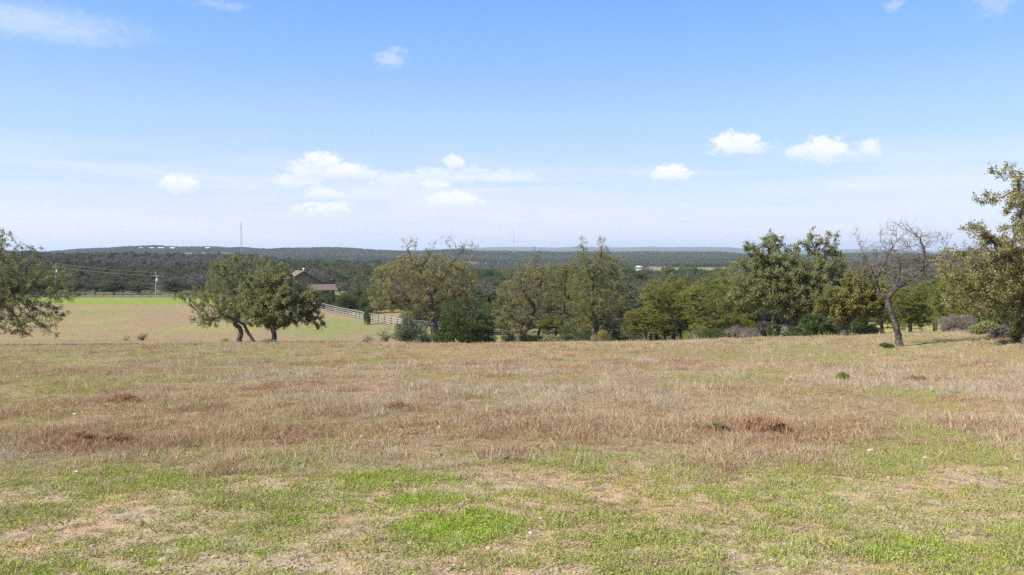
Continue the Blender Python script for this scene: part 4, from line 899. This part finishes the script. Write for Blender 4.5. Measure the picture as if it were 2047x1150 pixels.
def build_house():
    D = 214.; s = D / F; X = lambda px: (px - 610) * s; Z = lambda py: (HY - py) * s - gz
    gx = (610 - CX) * s; gz = TZ(gx, D)
    h = empty('house', (gx, D, gz), 'brown shingle roofed house half hidden behind the oak pair and junipers', 'house'); h.rotation_euler = (0, 0, math.radians(23))
    rz = Z(543); el, er = X(572), X(646); ze = Z(564); dep = 11.
    ap = X(606)
    # main block with gable end to the camera
    def prism(name, pts, y0, y1, mat):
        n = len(pts); V = np.array([(a, y0, b) for a, b in pts] + [(a, y1, b) for a, b in pts])
        me = bpy.data.meshes.new(name); me.from_pydata([tuple(v) for v in V], [], [list(range(n))[::-1], [n + i for i in range(n)]] + [[i, (i + 1) % n, n + (i + 1) % n, n + i] for i in range(n)]); me.materials.append(mat)
        o = bpy.data.objects.new(name, me); COL.objects.link(o); o.parent = h; return o
    prism('wall', [(el + .5, -.3), (er - .6, -.3), (er - .6, ze - .05), (ap, rz - .25), (el + .5, ze + .6)], 0, dep, M_wall)
    for a, za, nm in ((el, ze - .1, 'roof'), (er, ze - .35, 'roof')):
        q = [(ap, -.7, rz), (a, -.7, za), (a, dep + .7, za), (ap, dep + .7, rz)]
        if a > ap: q = [q[0], q[3], q[2], q[1]]
        r = slab(nm, q, .16, M_roof, h)
        b = slab('fascia', [(ap, -.76, rz + .02), (a, -.76, za + .02), (a, -.76, za - .26), (ap, -.76, rz - .26)], .05, M_trim, r)
    # courses of shingles on the sunlit slope
    for i in range(1, 9):
        f = i / 9; xx = ap + (el - ap) * f; zz = rz + (ze - .1 - rz) * f
        o = box('shingle_course', .5, dep + 1.36, .03, M_roof, (0, 0, 0)); o.parent = h; o.location = (xx, dep / 2, zz + .03); o.rotation_euler = (0, -math.atan2(rz - ze, ap - el), 0)
    # chimney pipe with cowl
    import bmesh
    def cyl(name, r, z0, z1, x, y, mat, par, r2=None, seg=14):
        t = np.arange(seg) / seg * 2 * np.pi; r2 = r if r2 is None else r2
        V = np.concatenate([np.stack([x + r * np.cos(t), y + r * np.sin(t), t * 0 + z0], 1), np.stack([x + r2 * np.cos(t), y + r2 * np.sin(t), t * 0 + z1], 1), [[x, y, z1 + .02]], [[x, y, z0 - .01]]])
        j = np.arange(seg); jn = (j + 1) % seg
        me = bpy.data.meshes.new(name); me.from_pydata([tuple(v) for v in V], [], [[a, b, seg + b, seg + a] for a, b in zip(j, jn)] + [[seg + a, seg + b, 2 * seg] for a, b in zip(j, jn)] + [[b, a, 2 * seg + 1] for a, b in zip(j, jn)]); me.materials.append(mat)
        o = bpy.data.objects.new(name, me); COL.objects.link(o); o.parent = par; return o
    c = cyl('flue_pipe', .16, rz - .5, rz + .6, ap + .45, 2.5, M_metal, h)
    cyl('flue_cap', .42, rz + .62, rz + .85, ap + .55, 2.5, M_metal, c, .2)
    # lower wing in front to the right
    x0, x1 = X(612), X(666); zt, zb = Z(568), Z(579)
    prism('wall', [(x0 + .4, -.3), (x1 - .6, -.3), (x1 - .6, zb - .1), (x0 + .4, zb - .1)], -5.2, -.05, M_brick)
    slab('roof', [(x0, -6, zb), (x1 + .1, -6, zb), (x1 - .1, -2.9, zt), (x0, -2.9, zt)], .14, M_roof, h)
    slab('roof', [(x0, -2.89, zt), (x1 - .1, -2.89, zt), (x1 - .1, -.8, zt - .7), (x0, -.8, zt - .7)], .14, M_roof, h)
    w = box('window', 1.5, .06, 1.2, M_trim); w.parent = h; w.location = (ap + 1.2, -.03, ze - 1.6)
    g = box('pane', 1.25, .05, .98, M_glass); g.parent = w; g.location = (0, -.03, 0)
build_house()

# ------------------------------------------------------------------ utility pole and wires
M_pole = plain_mat('weathered_pole', (.24, .22, .20), (.38, .36, .33), 4)
M_steel = plain_mat('mast_steel', (.42, .40, .40), (.55, .53, .53), 2)
M_mast_red = plain_mat('mast_red_paint', (.36, .13, .10), (.42, .17, .13), 2)
def tube_obj(name, pts, r, mat, parent, sides=6):
    N = np.array(pts, float); par = np.arange(len(N)) - 1; V, Fc = tube_mesh(N, par, np.full(len(N), r), np.arange(len(N)), sides); return mesh_obj(name, V, Fc, mat, parent, smooth=True)
poles = []
for px, top, d, lb in ((312, 544, 224, 'grey utility pole with transformer behind the far fence, between the round trees'), (112, 526, 216, 'grey utility pole showing above the left edge oak'), (432, 548, 236, 'grey utility pole hidden behind the left oak of the pair')):
    x = (px - CX) / F * d; z = TZ(x, d); h = (HY - top) / F * d - z
    p = empty('utility_pole', (x, d, z), lb, 'utility pole', 'utility poles of the power line'); poles.append((x, d, z + h))
    tube_obj('shaft', [(0, 0, -.4), (0, 0, h * .5), (0, 0, h)], .15, M_pole, p, 8)
    a = box('crossarm', 1.6, .1, .12, M_pole); a.parent = p; a.location = (0, -.17, h - 1.15)
    for q in (-.7, 0, .7):
        i_ = box('insulator', .09, .09, .16, M_metal); i_.parent = p; i_.location = (q, -.17, h - 1.0)
    tube_obj('transformer', [(.32, -.05, h - 2.5), (.32, -.05, h - 2.0), (.32, -.05, h - 1.7)], .24, M_metal, p, 10)
M_wire = plain_mat('wire', (.30, .30, .30), (.42, .42, .42), 2, bump=0)
far_l = ((-260 - CX) / F * 214, 214, TZ((-260 - CX) / F * 214, 214) + 9)
for a, b, nm in ((poles[1], poles[0], 'left of the utility pole with transformer'), (poles[0], poles[2], 'right of the utility pole with transformer')):
    for dz, wh in ((-.1, 'upper'), (-1.05, 'middle')):
        f = np.linspace(0, 1, 14)[:, None]; P = np.array(a) * (1 - f) + np.array(b) * f + np.array([0, -.2, dz]); P[:, 2] -= (1 - (2 * f[:, 0] - 1)**2) * .35
        tag(tube_obj('power_line', P, .028, M_wire, None, 4), wh + ' wire of the power line ' + nm, 'wire', 'power line wires')

# ------------------------------------------------------------------ masts
def mast(px, top, d, wpx, label, red=True):
    x = (px - CX) / F * d; z = TZ(x, d) - 1; h = (HY - top) / F * d - z; w = wpx * d / F
    m = empty('radio_mast', (x, d, z), label, 'radio mast')
    c = [np.array((math.cos(a), math.sin(a))) * w * .5 for a in (.3, 2.4, 4.5)]; nseg = 18
    for b0 in range(6):                                   # painted bands
        z0, z1 = h * b0 / 6, h * (b0 + 1) / 6; V, Fcs = [], []; n = 0
        for i in range(3):
            a, b = c[i], c[(i + 1) % 3]
            Nn = [[*a, z0], [*a, z1]]; v, f = tube_mesh(np.array(Nn), np.array([-1, 0]), np.full(2, w * .09), np.arange(2), 4); V.append(v); Fcs.append(f + n); n += len(v)
            zs = np.linspace(z0, z1, nseg // 3 + 1); Nn = np.array([[*(a if q % 2 else b), zz] for q, zz in enumerate(zs)])
            v, f = tube_mesh(Nn, np.arange(len(Nn)) - 1, np.full(len(Nn), w * .05), np.arange(len(Nn)), 3); V.append(v); Fcs.append(f + n); n += len(v)
        mesh_obj('lattice', np.concatenate(V), np.concatenate(Fcs), M_mast_red if (red and b0 % 2) else M_steel, m)
    tube_obj('antenna', [(0, 0, h), (0, 0, h * 1.03)], w * .08, M_steel, m, 4)
    return m
mast(482, 446, 1500, 2.8, 'tall lattice radio mast rising above the left oak of the pair')
mast(1027, 461, 2400, 1.1, 'thin distant radio mast between the bronze oak and the next oak')
mast(680, 487, 2450, .9, 'tiny distant mast on the ridge right of the house')

# ------------------------------------------------------------------ distant buildings
M_wh = plain_mat('white_sheet', (.74, .74, .72), (.82, .82, .80), .2, bump=0)
M_wall2 = plain_mat('pale_wall', (.50, .46, .40), (.60, .56, .50), .3, bump=0)
def barn(px, base, d, wpx, hpx, label, name='barn', lift=0):
    x = (px - CX) / F * d; z = TZ(x, d); w = wpx * d / F; hh = hpx * d / F; zb = (HY - base) / F * d - z
    b = empty(name, (x, d, z), label, 'building'); dp = w * .5; z0 = min(0, zb) - 1
    o = box('wall', w * .94, dp * .9, zb + hh * .35 - z0, M_wall2, (0, 0, (zb + hh * .35 + z0) / 2)); o.parent = b
    zt = zb + hh; ze = zb + hh * .30
    slab('roof', [(-w / 2, -dp / 2, ze), (w / 2, -dp / 2, ze), (w / 2, 0, zt), (-w / 2, 0, zt)], .3, M_wh, b)
    slab('roof', [(-w / 2, .02, zt), (w / 2, .02, zt), (w / 2, dp / 2, ze), (-w / 2, dp / 2, ze)], .3, M_wh, b)
    for q in (-.25, .2):
        d_ = box('door', w * .1, .2, max(.6, (zb + hh * .5 - z0) * .3), M_trim); d_.parent = b; d_.location = (w * q, -dp * .45 - .12, max(0, zb) + .9)
    return b
barn(1281, 543, 905, 20, 4.2, 'white roofed barn at the left end of the distant pale field', 'barn')
barn(1276, 534.5, 1100, 15, 2.8, 'second white roofed barn just above the first one', 'barn')
for px, w, lb in ((282, 10, 'tiny white building on the left ridge, leftmost of its row'), (303, 12, 'tiny white building on the left ridge, second from left'), (322, 16, 'long tiny white building on the left ridge under the dark trees'), (345, 12, 'tiny white building on the left ridge right of the long one'), (415, 12, 'tiny white building on the left ridge nearest the radio mast')):
    barn(px, 496.5, 2350, w * .8, 1.7, lb, 'house')

# ------------------------------------------------------------------ haze
def haze():
    V = np.array([[x, y, z] for x in (-14000, 14000) for y in (-60, 14500) for z in (-160, 125)])
    Fc = [[0, 1, 3, 2], [4, 6, 7, 5], [0, 4, 5, 1], [2, 3, 7, 6], [0, 2, 6, 4], [1, 5, 7, 3]]
    m = bpy.data.materials.new('haze_air'); m.use_nodes = True; k = NT(m.node_tree); k.n.remove(k.n['Principled BSDF'])
    v = k.n.new('ShaderNodeVolumePrincipled'); v.inputs['Color'].default_value = (.76, .87, 1, 1); v.inputs['Density'].default_value = 9e-5; v.inputs['Anisotropy'].default_value = .1
    k.l.new(v.outputs[0], k.n['Material Output'].inputs['Volume'])
    tag(mesh_obj('haze', V, Fc, m), kind='stuff')
haze()
